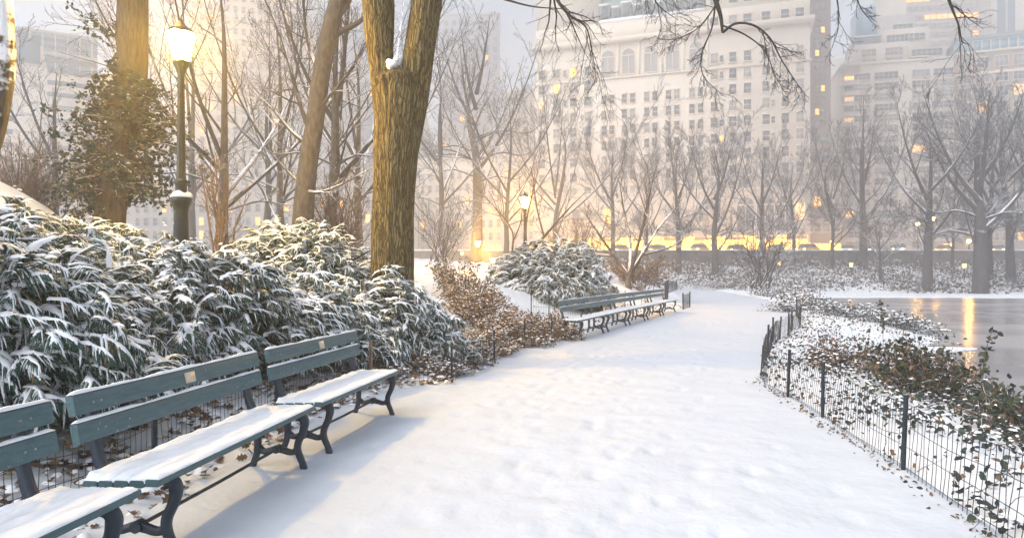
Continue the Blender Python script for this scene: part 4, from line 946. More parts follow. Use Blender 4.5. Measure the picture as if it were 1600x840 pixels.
def ivy():
    r = np.random.default_rng(8); b = MB(); st = []
    # stems leaving the trunk, leaves along them
    n = 260; py = r.uniform(125, 322, n); px = np.interp(py, [120, 220, 300, 330], [206, 192, 176, 168]); S = np.array([T3(a, c, d1) for a, c in zip(px, py)])
    reach = np.interp(py, [110, 170, 230, 290, 330], [.35, .75, 1.05, .95, .7]) * r.uniform(.3, 1.45, n) * k1; th = r.uniform(0, 2 * np.pi, n)
    D = np.stack([np.cos(th), np.sin(th) * .8, r.normal(.25, .25, n)], 1)
    P, Rr = branches(r, S, D, reach, np.full(n, .014), np.full(n, .004), -.07, .1, 7)
    ex = [([T3(200, 85, d1), T3(170, 70, d1), T3(140, 45, d1), T3(122, 16, d1)], [.014, .01, .008, .004]), ([T3(196, 75, d1), T3(165, 50, d1), T3(150, 28, d1)], [.012, .01, .004]), ([T3(190, 170, d1), T3(150, 165, d1), T3(110, 175, d1), T3(68, 165, d1)], [.014, .01, .008, .004]), ([T3(180, 230, d1), T3(130, 215, d1), T3(70, 205, d1)], [.012, .01, .004]), ([T3(205, 225, d1), T3(260, 225, 15.7), T3(322, 245, 15.5)], [.012, .01, .004]), ([T3(200, 90, d1), T3(188, 60, 15.8), T3(180, 40, 15.8)], [.012, .008, .004])]
    b.tubes(P - pb, Rr, 4); E = []
    for p, q in ex:
        p, q = resamp(*limb(p, q, 4), 7); E.append(p); b.tubes(p - pb, q, 4)
    P1, R1 = spawn(r, np.concatenate([P, np.array(E)]), np.concatenate([Rr, np.full((6, 7), .008)]), 5, .2, (R(50), R(15)), .42, .6, -.06, .12, 4, .003); b.tubes(P1 - pb, R1, 3)
    ctr = []
    for A_, per in ((P, 5), (P1, 7), (np.array(E), 22)):
        t = r.uniform(.15, 1, (len(A_), per)) * (A_.shape[1] - 1); i = np.clip(t.astype(int), 0, A_.shape[1] - 2); f = (t - i)[..., None]; k = np.arange(len(A_))[:, None]
        ctr.append((A_[k, i] * (1 - f) + A_[k, i + 1] * f).reshape(-1, 3))
    ctr = np.concatenate(ctr); ctr = ctr + r.normal(0, .025, ctr.shape); V, T = leaf_quads(r, ctr, .105); m = len(ctr); mi = r.choice([1, 2, 3], m, p=[.5, .46, .04]); b.add(V - pb, T, np.repeat(mi, 6))
    sn = ctr[r.random(m) < .035] - pb + [0, 0, .02]; lump(b, r, sn, .03, 4)
    b.build('ivy', [M['twig_brown'], M['leaf_olive'], M['leaf_dark'], M['leaf_brown'], M['snow_lump']], iv)
ivy()
# snow plastered trunk on the left edge
d2 = 8.5
pe = T3(-60, 330, d2); pe[2] = gh(pe[0], pe[1]) - .1
grow_tree('snowy_trunk', 'snow plastered trunk cut off by the upper left edge', [pe, T3(-38, 280, d2), T3(-14, 200, d2), T3(0, 110, d2), T3(1, 40, d2), T3(-8, -60, d2), T3(-30, -260, d2)], [.17, .165, .155, .16, .145, .14, .1], [([T3(-22, -180, d2), T3(-60, -250, d2), T3(-110, -330, d2)], [.09, .07, .03])], [lv(5, .85, 45, 10, .2, .5, .05, .1, 5, .006)], M['bark_edge'], M['twig'], 41, None, 20)
# leaning gray tree
d3 = 16.5
p3 = T3(470, 352, d3); p3[2] = gh(p3[0], p3[1]) - .1
b3 = [p3, T3(474, 335, d3), T3(481, 260, d3), T3(492, 190, d3), T3(503, 110, d3), T3(515, 50, d3), T3(528, 0, d3), T3(548, -90, d3), T3(575, -220, d3)]
L3 = [([T3(483, 228, d3), T3(455, 205, d3), T3(430, 175, d3), T3(405, 150, 16.9)], [.06, .045, .03, .012]), ([T3(512, 62, d3), T3(535, 48, d3), T3(560, 35, 16.2), T3(600, 0, 16)], [.09, .075, .06, .03]), ([T3(520, 30, d3), T3(540, 10, d3), T3(560, -30, d3)], [.09, .07, .05]),
      ([T3(485, 210, d3), T3(465, 150, d3), T3(440, 60, 16.8), T3(405, -20, 17)], [.06, .05, .035, .02]), ([T3(477, 298, d3), T3(500, 300, 16), T3(540, 285, 15.7), T3(580, 262, 15.5)], [.045, .04, .025, .01]), ([T3(478, 295, d3), T3(450, 268, d3), T3(425, 240, d3)], [.04, .03, .012]),
      ([T3(500, 120, d3), T3(480, 60, 16.8), T3(470, -40, 17.2)], [.06, .04, .02]), ([T3(497, 170, d3), T3(540, 120, 16), T3(575, 60, 15.8)], [.04, .03, .015])]
grow_tree('leaning_tree', 'leaning gray trunk with snow edged boughs between lamp and forked trunk', b3, [.29, .25, .225, .215, .21, .205, .2, .18, .1], L3, [lv(9, .25, 48, 14, .36, .5, .05, .12, 7, .006), lv(6, .2, 45, 14, .5, .55, .03, .12, 5, .005), lv(4, .2, 42, 14, .55, .6, 0, .12, 4, .004)], M['bark_gray'], M['twig'], 51, None, 20, 0)

def auto_tree(name, label, px, pyb, d, htop, r0, seed, forks=4, lean=0.0, spread=.5, t_fork=.35, bark=None, twig=None, rmin=.012, nt=(7, 6, 5), stems=None, zground=None, group=TG, trop=.08, depth=3, fa=26, lowlimbs=2):
    r = np.random.default_rng(seed); p = at(px, pyb, d); z = gh(p[0], p[1]) if zground is None else zground
    p[2] = z - .1; Ht = EYE - (htop - HOR) / F * d - z
    tf = t_fork * Ht; k = np.array([lean * Ht, r.normal(0, .02) * Ht, 0])
    top = p + k * .8 + [0, 0, Ht * .8]
    trunk = [p, p + k * .12 + [r.normal(0, .05), 0, tf * .45], p + k * t_fork + [0, 0, tf], p + k * .6 + [r.normal(0, .02) * Ht, r.normal(0, .02) * Ht, Ht * .6], top]
    rad = [r0 * 1.25, r0, r0 * .82, r0 * .36, r0 * .06]; L = []
    for i in range(forks):
        t = t_fork * (.85 + .75 * i / max(1, forks - 1)); a = 2 * np.pi * (i / forks) + r.uniform(-.5, .5); ln = Ht * (1 - t) * r.uniform(.75, 1.0)
        s = p + k * t + [0, 0, Ht * t]; o = np.array([math.cos(a), math.sin(a), 0]); A = R(r.normal(fa, 6))
        L.append(([s, s + o * ln * .3 * math.sin(A * 1.5) * spread * 2 + [0, 0, ln * .28], s + o * ln * .65 * math.sin(A * 1.2) * spread * 2 + [0, 0, ln * .62], s + o * ln * math.sin(A) * spread * 2 + [0, 0, ln * .95]], [r0 * .46, r0 * .3, r0 * .16, r0 * .04]))
    for i in range(lowlimbs):
        t = t_fork * r.uniform(.75, 1.2); a = (0 if i % 2 else np.pi) + r.uniform(-.5, .5); ln = Ht * r.uniform(.2, .34); s = p + k * t + [0, 0, Ht * t]; o = np.array([math.cos(a), math.sin(a), 0])
        L.append(([s, s + o * ln * .35 + [0, 0, ln * .12], s + o * ln * .7 + [0, 0, ln * .1], s + o * ln + [0, 0, ln * .35]], [r0 * .24, r0 * .18, r0 * .11, r0 * .03]))
    lvls = [lv(nt[0], .25, 38, 12, .42, .5, trop, .1, 6, rmin * 1.3), lv(nt[1], .2, 38, 12, .5, .55, trop * .7, .12, 5, rmin), lv(nt[2], .15, 36, 12, .55, .6, trop * .5, .12, 4, rmin * .8)][:depth]
    return grow_tree(name, label, trunk, rad, L, lvls, bark or M['far_bark'], twig or M['far_bark'], seed, group, 10)
# mid distance
auto_tree('bare_tree', 'slim many stemmed tree just right of the near lamp', 352, 300, 21, -150, .17, 61, 5, -.02, .65, .18, M['bark_gray'], M['twig'], .006, (8, 6, 5), fa=24)
auto_tree('bare_tree', 'pale bare tree right behind the leaning trunk', 516, 350, 22, -120, .2, 62, 5, .05, .6, .3, M['bark_gray'], M['twig'], .006, (8, 6, 5))
auto_tree('bare_tree', 'tall straight dark trunk with snowy boughs behind the small lamps', 744, 430, 66, 15, .5, 63, 6, 0.0, .45, .42, M['bark_gray'], M['twig'], .013, (8, 6, 5), lowlimbs=8)
auto_tree('bare_tree', 'hazy thin tree between ivy tree and leaning trunk', 415, 330, 40, 40, .22, 64, 5, 0.05, .6, .3, None, None, .011)
auto_tree('bare_tree', 'faint broad tree in haze behind the near lamp shaft', 300, 330, 46, -60, .25, 65, 5, 0, .7, .25, None, None, .012)
auto_tree('bare_tree', 'faint tree in haze between forked trunk and straight trunk', 690, 420, 60, 60, .28, 66, 5, 0, .6, .3, None, None, .015)
auto_tree('bare_tree', 'faint tree in haze above the snow mound at left', 85, 330, 34, 40, .2, 67, 5, 0.02, .7, .25, None, None, .01)
auto_tree('bare_tree', 'twiggy tree standing right of the tall straight trunk', 790, 430, 55, 90, .22, 68, 6, .02, .7, .25, None, None, .014)
auto_tree('bare_tree', 'pale hazy tree at the left end of the hotel front', 868, 430, 80, 120, .3, 69, 6, 0, .7, .25, None, None, .018)
auto_tree('bare_tree', 'thin hazy tree seen just left of the forked trunk', 562, 380, 30, -40, .17, 74, 5, -.03, .6, .25, M['bark_gray'], M['twig'], .008, (8, 6, 5))
auto_tree('bare_tree', 'thin hazy tree seen just left of the leaning trunk', 440, 340, 27, -80, .15, 75, 5, -.02, .6, .22, M['bark_gray'], M['twig'], .007, (8, 6, 5))
# slim slanting tree by second lamp
p = at(808, 447, 24); z0 = p[2]
grow_tree('slim_tree', 'slim slanting tree in front of the dark yew beside the second lamp', [p - [0, 0, .2], at(814, 425, 24), at(823, 402, 24), at(850, 370, 23.8), at(885, 330, 23.5), at(915, 300, 23.2)], [.13, .1, .075, .05, .025, .01],
          [([at(811, 430, 24), at(801, 395, 24.2), at(800, 360, 24.5), at(770, 320, 24.7), at(745, 295, 25)], [.05, .04, .03, .02, .008]), ([at(823, 402, 24), at(822, 350, 24.2), at(835, 290, 24.4), at(845, 240, 24.6)], [.06, .035, .02, .008]), ([at(850, 370, 23.8), at(838, 320, 23.6), at(832, 270, 23.4)], [.035, .025, .01]), ([at(801, 380, 24.2), at(815, 340, 24.3), at(812, 290, 24.3)], [.03, .02, .008])],
          [lv(8, .25, 36, 12, .42, .5, .05, .09, 6, .007), lv(5, .2, 36, 12, .5, .6, .03, .1, 5, .006), lv(3, .2, 34, 12, .5, .6, .02, .1, 4, .005)], M['bark_gray'], M['twig_brown'], 71, None, 10, 0)
# spreading low tree by the far benches
p = at(982, 452, 33)
Ls = [([at(983, 432, 33), at(960 - 0, 400, 33), at(935, 365, 32.5), at(915, 335, 32)], [.11, .08, .05, .02]), ([at(983, 432, 33), at(1005, 395, 33), at(1030, 355, 33.5), at(1060, 320, 34)], [.11, .08, .05, .02]), ([at(983, 430, 33), at(985, 380, 34), at(975, 330, 35), at(968, 285, 35)], [.1, .07, .045, .02]), ([at(984, 428, 33), at(1000, 370, 32), at(1012, 320, 31.5), at(1020, 280, 31)], [.1, .07, .045, .02]), ([at(960, 400, 33), at(925, 395, 33), at(900, 380, 33)], [.06, .04, .015]), ([at(1005, 398, 33), at(1050, 385, 33), at(1085, 360, 33)], [.06, .04, .015])]
grow_tree('spreading_tree', 'low spreading twiggy tree behind the far benches', [p, at(982, 440, 33), at(983, 430, 33)], [.17, .14, .12], Ls, [lv(9, .2, 42, 14, .4, .5, .06, .1, 6, .012), lv(7, .2, 40, 14, .5, .55, .04, .1, 5, .01), lv(4, .2, 38, 14, .5, .6, .03, .1, 4, .008)], M['bark_gray'], M['twig'], 72, None, 10, 0)
# far row in front of hotel and apartments
far = [(958, 430, 82, 185, .3, 80, 'far bare tree left of the hotel arches, behind the spreading tree', .55), (1060, 432, 78, 180, .33, 81, 'far bare tree in front of the hotel centre', .5), (1117, 433, 72, 170, .34, 82, 'far bare tree with straight trunk before the hotel right wing', .5), (1190, 430, 80, 200, .3, 83, 'far bare tree behind the wide bare shrub', .55),
       (1300, 425, 84, 190, .22, 84, 'thin far tree in front of the low tan townhouse', .5), (1350, 415, 84, 150, .45, 85, 'far bare tree before the left bay of the cream apartments', .6), (1449, 440, 66, 160, .42, 86, 'tall far trunk, straight, before the right half of the cream apartments', .5), (1532, 444, 64, 120, .6, 87, 'thickest far trunk with snowy arms, right of the bright street light', .62), (1580, 430, 72, 110, .4, 88, 'far tree slanting left at the right edge', .55), (1545, 435, 74, 150, .38, 89, 'second trunk just behind the thickest far trunk', .5), (1376, 436, 72, 330, .16, 90, 'small far tree between the apartments and the snowy far bank', .6), (1240, 430, 84, 215, .24, 91, 'slender far tree at the right corner of the hotel', .5), (1488, 425, 86, 250, .2, 92, 'thin far tree left of the thickest trunk', .5), (1010, 430, 88, 210, .28, 93, 'far bare tree behind the spreading tree, before the middle arches', .55), (1640, 432, 70, 120, .4, 94, 'far tree partly outside the right edge', .55)]
for px, pyb, d, ht, r0, sd, lb, spd in far:
    auto_tree('bare_tree', lb, px, pyb, d, ht, r0, sd, 5 if r0 < .5 else 6, .0 if sd != 88 else -.05, spd, .3 if sd not in (87, 86) else .33, rmin=.013 if r0 > .3 else .012, nt=(11, 9, 7), lowlimbs=4 if r0 > .3 else 2)
# wide bare shrub at the path bend
def stem_shrub(name, label, px, py, d, top, wpx, n, seed, bark, leaves=0, rmin=.006, nt=(6, 5, 3), cat='shrub', group=None, leafm=None):
    r = np.random.default_rng(seed); p = at(px, py, d); p[2] = gh(p[0], p[1]) - .05; Ht = EYE - (top - HOR) / F * d - p[2]; W_ = wpx / F * d / 2
    root = empty(name, p, 0, label, cat, group); b = MB()
    S = np.stack([r.normal(0, .12 * W_, n), r.normal(0, .12 * W_, n), np.zeros(n)], 1)
    th = r.uniform(0, 2 * np.pi, n); rr = np.sqrt(r.random(n)) * W_; end = np.stack([rr * np.cos(th), rr * np.sin(th), Ht * (1 - .35 * (rr / W_) ** 2) * r.uniform(.75, 1, n)], 1)
    t = np.linspace(0, 1, 8)[None, :, None]; mid = S + (end - S) * np.array([.35, .35, .5]); P = (1 - t) ** 2 * S[:, None] + 2 * t * (1 - t) * mid[:, None] + t ** 2 * end[:, None]; P[:, 1:-1] += r.normal(0, .012 * Ht, (n, 6, 3))
    r0 = r.uniform(.7, 1.2, n) * Ht * .008 + .004; Rr = r0[:, None] * np.linspace(1, .3, 8)[None]; b.tubes(P, Rr, 5)
    A1, B1 = spawn(r, P, Rr, nt[0], .25, (R(32), R(10)), .4, .6, .03, .09, 6, rmin); b.tubes(A1, B1, 4)
    A2, B2 = spawn(r, A1, B1, nt[1], .2, (R(34), R(10)), .5, .6, .02, .1, 4, rmin * .85); b.tubes(A2, B2, 3)
    if nt[2]: A3, B3 = spawn(r, A2, B2, nt[2], .2, (R(34), R(10)), .5, .6, .02, .1, 3, rmin * .7); b.tubes(A3, B3, 3)
    b.build('stem', bark, root)
    if leaves:
        b = MB(); Q = A2[r.integers(0, len(A2), leaves), r.integers(1, 4, leaves)]; V, T = leaf_quads(r, Q, .06 if leafm is None else leafm); mi = r.integers(0, 3, leaves); b.add(V, T, np.repeat(mi, 6)); b.build('leaves', [M['leaf_brown'], M['leaf_rust'], M['leaf_tan']], root)
    return root
stem_shrub('bare_shrub', 'wide fan shaped bare shrub with a few brown leaves at the path bend', 1185, 458, 46, 318, 150, 22, 101, M['twig'], 900, .012, (7, 5, 3), leafm=.11)
stem_shrub('bare_shrub', 'brown twiggy thicket behind the leftmost snowy yews', 40, 300, 17, 205, 210, 60, 102, M['twig_brown'], 0, .0045, (7, 6, 4))
stem_shrub('bare_shrub', 'twiggy thicket between the leaning tree and the forked trunk', 535, 380, 19, 265, 130, 40, 103, M['twig_brown'], 0, .005, (6, 5, 3))
stem_shrub('bare_shrub', 'twiggy shrub at the foot of the lamp behind the yews', 345, 320, 15, 215, 90, 14, 104, M['twig_brown'], 60, .004, (5, 4, 2))
stem_shrub('bare_shrub', 'hazy bare shrub left of the tall straight trunk', 690, 428, 40, 300, 130, 30, 105, M['twig'], 0, .009, (6, 5, 3))
stem_shrub('bare_shrub', 'brown leafed low shrub at the foot of the spreading tree', 1000, 445, 35, 398, 130, 40, 106, M['twig_brown'], 3000, .009, (6, 5, 0), leafm=.09)
stem_shrub('bare_shrub', 'hazy brown shrub above the dark yew, left of the spreading tree', 900, 425, 38, 330, 120, 30, 107, M['twig_brown'], 0, .009, (6, 5, 3))
# ------------------------------------------------------------------ snow laden yews
def spray_variant(seed):
    """one drooping yew spray, tip along +x; returns verts, tris, material ids (0 needles,1 paler,2 tip,3 snow)"""
    r = np.random.default_rng(seed); V = []; T = []; Mi = []; n = [0]
    def add(v, t, m):
        V.append(np.array(v)); T.append(np.array(t) + n[0]); Mi.append(np.full(len(t), m)); n[0] += len(v)
    L = 1.0; dr = r.uniform(.28, .5)
    ax = lambda s: np.array([s * L * (1 - .12 * s), .05 * math.sin(3 * s + seed), .10 * s - dr * s * s])
    def finger(p, d, ln, droop, snow, wid):
        k = 5; t = np.linspace(0, 1, k); P = p + np.outer(t, d) * ln; P[:, 2] -= droop * ln * t ** 1.8
        tg = nrm(np.gradient(P, axis=0)); side = nrm(np.cross(tg, [0, 0, 1.0])); upv = np.cross(side, tg)
        prof = np.array([.4, .7, .68, .52, .08]) * wid
        jag = 1 + .35 * (np.arange(k) % 2 * 2 - 1) * .6
        m = r.choice([0, 0, 1, 1, 0]) if r.random() > .04 else 2
        # needles: flat serrated blade, slightly V folded, plus a hanging keel
        Lf = P + side * (prof * jag)[:, None] - upv * (prof * .35)[:, None]; Rt = P - side * (prof * jag[::-1])[:, None] - upv * (prof * .35)[:, None]
        kl = P - upv * (prof * .95)[:, None]
        vv = np.concatenate([Lf, P, Rt, kl]); q = []
        for i in range(k - 1):
            for a, b in ((0, k), (k, 2 * k), (k, 3 * k)):
                q += [(a + i, a + i + 1, b + i + 1), (a + i, b + i + 1, b + i)]
        add(vv, q, m)
        # separate needles that break the outline
        nn = 13; s = r.uniform(.05, 1, nn); ii = np.clip((s * (k - 1)).astype(int), 0, k - 2); f = (s * (k - 1) - ii)[:, None]
        C0 = P[ii] * (1 - f) + P[ii + 1] * f; sg = r.choice([-1, 1], nn)[:, None]; D = nrm(tg[ii] * .8 + side[ii] * sg * r.uniform(.5, 1, (nn, 1)) - upv[ii] * r.uniform(0, .5, (nn, 1))) * wid * r.uniform(1.7, 2.9, (nn, 1))
        W_ = np.cross(D, upv[ii]) * .15; nv = np.stack([C0 - W_, C0 + W_, C0 + D], 1).reshape(-1, 3); add(nv, np.arange(nn * 3).reshape(-1, 3), m)
        if snow > 0:
            e = max(2, int(round(k * snow))); hh = wid * r.uniform(.5, .9)
            w = prof[:e] * r.uniform(1.1, 2.1); w[-1] *= .3
            h = hh * np.ones(e); h[-1] *= .15
            off = upv[:e] * .004
            A = P[:e] + side[:e] * w[:, None] + off - upv[:e] * .01; Bm = P[:e] + off + upv[:e] * h[:, None]; Bc = P[:e] - side[:e] * w[:, None] + off - upv[:e] * .01
            vv = np.concatenate([A, Bm, Bc]); q = []
            for i in range(e - 1):
                for a, b in ((0, e), (e, 2 * e)): q += [(a + i, b + i, b + i + 1), (a + i, b + i + 1, a + i + 1)]
            add(vv, q, 3)
    nf = 19
    for i in range(nf):
        s = .12 + .85 * i / (nf - 1); p = ax(s); tg = ax(s + .02) - ax(s); tg /= np.linalg.norm(tg)
        for sd in (-1, 1):
            a = r.normal(.95, .15) - .45 * s; sidev = np.array([-tg[1], tg[0], 0]); d = math.cos(a) * tg + math.sin(a) * sd * sidev; d[2] += .22
            finger(p, nrm(d), (.40 - .2 * s) * r.uniform(.7, 1.25), r.uniform(.6, 1.7), r.choice([0, 0, .3, .5, .6, .95]), .0195)
    finger(ax(.93), nrm(ax(1) - ax(.93)), .25, .35, .6, .031)
    # snow along the axis: lumpy ridge
    k = 9; s = np.linspace(.0, .98, k); P = np.array([ax(q) for q in s]); w = .1 * r.uniform(.35, 1.6, k) * np.linspace(1.15, .5, k); h = .075 * r.uniform(.4, 1.4, k) * np.linspace(1.1, .35, k); h[-1] = .005
    sd = np.array([0, 1.0, 0]); A = P + np.outer(w, sd) - [0, 0, .012]; A2 = P + np.outer(w * .6, sd) + np.outer(h * .8, [0, 0, 1]); B0 = P + np.outer(h, [0, 0, 1]); C2 = P - np.outer(w * .6, sd) + np.outer(h * .8, [0, 0, 1]); Cc = P - np.outer(w, sd) - [0, 0, .012]
    vv = np.concatenate([A, A2, B0, C2, Cc]); q = []
    for i in range(k - 1):
        for j in range(4):
            a, b_ = j * k, (j + 1) * k; q += [(a + i, b_ + i, b_ + i + 1), (a + i, b_ + i + 1, a + i + 1)]
    add(vv, q, 3)
    return np.concatenate(V), np.concatenate(T), np.concatenate(Mi)
VAR = [spray_variant(s) for s in range(12)]
def place_sprays(b, r, C_, Dn, size, roll=.25, bare=0.0):
    """C_: roots, Dn: horizontal-ish direction of growth"""
    vi = r.integers(0, len(VAR), len(C_))
    for v in range(len(VAR)):
        k = np.where(vi == v)[0]
        if not len(k): continue
        V, T, Mi = VAR[v]; X = nrm(Dn[k]); up = np.array([0, 0, 1.0]) + r.normal(0, roll, (len(k), 3)); Y = nrm(np.cross(up, X)); Z = np.cross(X, Y); s = size[k]
        G = (V[None, :, 0, None] * X[:, None] + V[None, :, 1, None] * Y[:, None] + V[None, :, 2, None] * Z[:, None]) * s[:, None, None] + C_[k][:, None]
        F_ = T[None] + (np.arange(len(k)) * len(V))[:, None, None]
        b.add(G.reshape(-1, 3), F_.reshape(-1, 3), np.tile(Mi, len(k)))
YG = 'snow laden evergreen shrubs'
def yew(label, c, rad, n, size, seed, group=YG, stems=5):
    n = int(n * 3.8); size *= .58
    r = np.random.default_rng(seed); cx, cy = c; z0 = gh(cx, cy); root = empty('yew_shrub', (cx, cy, z0 - .05), 0, label, 'shrub', group); o = np.array([cx, cy, z0 - .05]); rad = np.array(rad)
    b = MB()
    # uneven mound: radius modulated by lobes; boughs at several depths
    lob = lambda th, ph: 1 + .16 * np.sin(3 * th + seed) * np.cos(2 * ph + seed) + .12 * np.sin(5 * th + 2 * seed + 3 * ph) + .07 * np.sin(9 * th - 4 * ph)
    th = r.uniform(0, 2 * np.pi, n); sp = r.uniform(-.02, 1, n) ** .9 if False else r.uniform(0, 1, n); ph = np.arcsin(np.clip(sp, -.1, 1)); dep = 1 - .42 * r.random(n) ** 1.6
    u = np.stack([np.cos(th) * np.cos(ph), np.sin(th) * np.cos(ph), np.sin(ph)], 1); P = u * rad * (lob(th, ph) * dep)[:, None] - 0
    gz = ground_h(P[:, 0] + cx, P[:, 1] + cy) - z0; P[:, 2] = np.maximum(P[:, 2], gz + .12)
    kp = (np.sin(th) < .35) | (r.random(n) < .45); P, u, n = P[kp], u[kp], int(kp.sum())
    s = size * r.uniform(.65, 1.35, n)
    D = u * np.array([1, 1, .35]) + r.normal(0, .45, (n, 3)) * np.array([1, 1, .3]); D[:, 2] = np.clip(D[:, 2], -.25, .55)
    Cn = P - nrm(D) * (s * .72)[:, None]
    place_sprays(b, r, Cn, D, s)
    # heavier clods of snow caught where boughs overlap
    q = np.where((u[:, 2] > .25) & (r.random(n) < .16))[0]; cl = P[q] + r.normal(0, .03, (len(q), 3)) + [0, 0, .02]; w_ = size * r.uniform(.05, .15, len(q))
    for rep in range(3): lump(b, r, cl + r.normal(0, .05, cl.shape) * [1, 1, .25], w_ * r.uniform(.5, 1, len(q)), 3)
    # a few upright leader tips along the top
    m = n // 16; th = r.uniform(0, 2 * np.pi, m); q = np.sqrt(r.random(m)) * .75; Pt = np.stack([np.cos(th) * q * rad[0], np.sin(th) * q * rad[1], rad[2] * np.sqrt(1 - q * q) * lob(th, np.arccos(q)) - .18], 1)
    D = np.stack([np.cos(th) * .8, np.sin(th) * .8, r.uniform(.3, .8, m)], 1) + r.normal(0, .3, (m, 3)); place_sprays(b, r, Pt, D, size * r.uniform(.6, 1.0, m), .3)
    b.build('foliage', [M['yew1'], M['yew2'], M['yew_tip'], M['snow_lump']], root)
    # dense dark inside: twiggy core and the stems
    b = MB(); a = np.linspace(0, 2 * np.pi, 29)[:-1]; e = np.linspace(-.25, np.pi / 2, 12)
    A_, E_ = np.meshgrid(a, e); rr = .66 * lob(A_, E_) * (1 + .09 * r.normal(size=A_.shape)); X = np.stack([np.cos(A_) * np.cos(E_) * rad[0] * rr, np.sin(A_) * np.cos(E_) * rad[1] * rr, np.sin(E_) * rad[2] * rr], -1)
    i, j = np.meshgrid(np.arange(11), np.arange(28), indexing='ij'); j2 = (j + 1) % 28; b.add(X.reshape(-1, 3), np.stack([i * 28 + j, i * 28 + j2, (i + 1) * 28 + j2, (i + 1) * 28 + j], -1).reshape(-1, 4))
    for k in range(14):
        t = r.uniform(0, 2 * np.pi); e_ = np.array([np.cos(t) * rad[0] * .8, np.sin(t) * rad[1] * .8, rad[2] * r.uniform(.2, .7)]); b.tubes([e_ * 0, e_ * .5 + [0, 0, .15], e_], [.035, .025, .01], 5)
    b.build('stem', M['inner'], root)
    return root
yew('snowy yew behind the nearest bench, at the left edge', (-4.75, 5.6), (1.85, 2.0, 1.45), 780, .5, 1)
yew('snowy yew filling the far left, under the snow mound', (-7.3, 8.6), (2.3, 1.9, 1.3), 520, .52, 2)
yew('dark snowy yew behind the middle bench, below the lamp', (-4.35, 8.2), (1.9, 1.55, 1.22), 620, .5, 3)
yew('snowy yew in front of the forked trunk, beside the brown stake', (-2.2, 10.65), (1.4, .95, 1.15), 460, .46, 4)
yew('snowy yew ridge right of the lamp base', (-3.75, 12.2), (1.5, 1.2, 1.42), 420, .46, 5)
yew('snowy yew at the foot of the ivy tree', (-7.4, 11.6), (1.5, 1.1, 1.0), 320, .48, 6)
yew('snowy yew low behind the end of the near benches', (-3.2, 9.6), (1.35, 1.2, 1.15), 360, .44, 7)
yew('broad dark yew with thin snow behind the far benches', (1.55, 23.5), (2.05, 1.5, 2.0), 480, .62, 8)
yew('small dark yew at the left end of the broad far yew', (.55, 25.2), (.9, .9, 1.15), 160, .55, 9)

# ------------------------------------------------------------------ brown leafy scrub on the left
def scrub(label, c, rad, n, leaf, seed, mats, snow=.06, name='brown_shrub', cat='shrub', twig='twig_brown', ns=90, group='scrubby shrubs beside the path', lumps=.02, mix=None, hollow=.5):
    r = np.random.default_rng(seed); cx, cy = c; z0 = gh(cx, cy); root = empty(name, (cx, cy, z0 - .03), 0, label, cat, group); rad = np.array(rad)
    b = MB(); th = r.uniform(0, 2 * np.pi, ns); q = np.sqrt(r.random(ns)); end = np.stack([np.cos(th) * q * rad[0], np.sin(th) * q * rad[1], rad[2] * np.sqrt(np.maximum(.08, 1 - q * q * .8)) * r.uniform(.6, 1.08, ns)], 1)
    gz = ground_h(end[:, 0] + cx, end[:, 1] + cy) - z0; end[:, 2] += gz
    S = end * np.array([.45, .45, 0]); S[:, 2] = ground_h(S[:, 0] + cx, S[:, 1] + cy) - z0
    t = np.linspace(0, 1, 6)[None, :, None]; P = S[:, None] * (1 - t) + end[:, None] * t + r.normal(0, .02, (ns, 6, 3)); Rr = np.full((ns, 6), .006) * np.linspace(1.2, .5, 6)
    b.tubes(P, Rr, 4); A1, B1 = spawn(r, P, Rr, 7, .2, (R(45), R(15)), .4, .7, .02, .12, 5, .003); b.tubes(A1, B1, 3)
    b.build('stem', M[twig], root)
    k = r.integers(0, len(A1), n); j = r.integers(1, 5, n); Q = A1[k, j] + r.normal(0, leaf * .6, (n, 3)); V, T = leaf_quads(r, Q, leaf); mi = r.choice(len(mats), n, p=mix); b = MB(); b.add(V, T, np.repeat(mi, 6))
    sn = Q[(r.random(n) < snow * 1.8)] + [0, 0, leaf * .15]; lump(b, r, sn, lumps, len(mats)); b.build('leaves', [M[m] for m in mats] + [M['snow_lump']], root)
    return root
BR = ['leaf_brown', 'leaf_tan', 'leaf_rust']
scrub('brown leafy hedge against the far benches, inside the low fence', (.95, 15.9), (.75, 1.0, .62), 2600, .055, 1, BR, .10)
scrub('brown hedge stretch before the fence post nearest the far benches', (.15, 14.6), (.85, .95, .6), 2600, .055, 2, BR, .12)
scrub('tall tan brown shrub on the slope under the far yew', (-.75, 15.6), (1.15, 1.1, .95), 3800, .055, 3, BR, .12, mix=[.5, .35, .15])
scrub('olive brown shrub beside the end of the snowy yew', (-1.15, 17.6), (1.1, 1.1, 1.1), 3600, .055, 4, BR + ['leaf_olive'], .07, mix=[.4, .2, .1, .3])
scrub('low brown scrub poking through the fence past the stake', (-.95, 11.6), (.7, 1.4, .48), 2400, .05, 5, BR, .2)
scrub('sparse brown scrub under the tip of the yew', (-1.35, 10.2), (.8, .45, .34), 1100, .05, 6, BR, .25)
scrub('thin brown scrub behind the brown stake', (-2.0, 9.55), (.6, .35, .3), 700, .05, 8, BR, .25)
scrub('brown scrub in the fence corner left of the hedge', (-.45, 12.9), (.6, 1.0, .5), 2200, .05, 7, BR, .18)
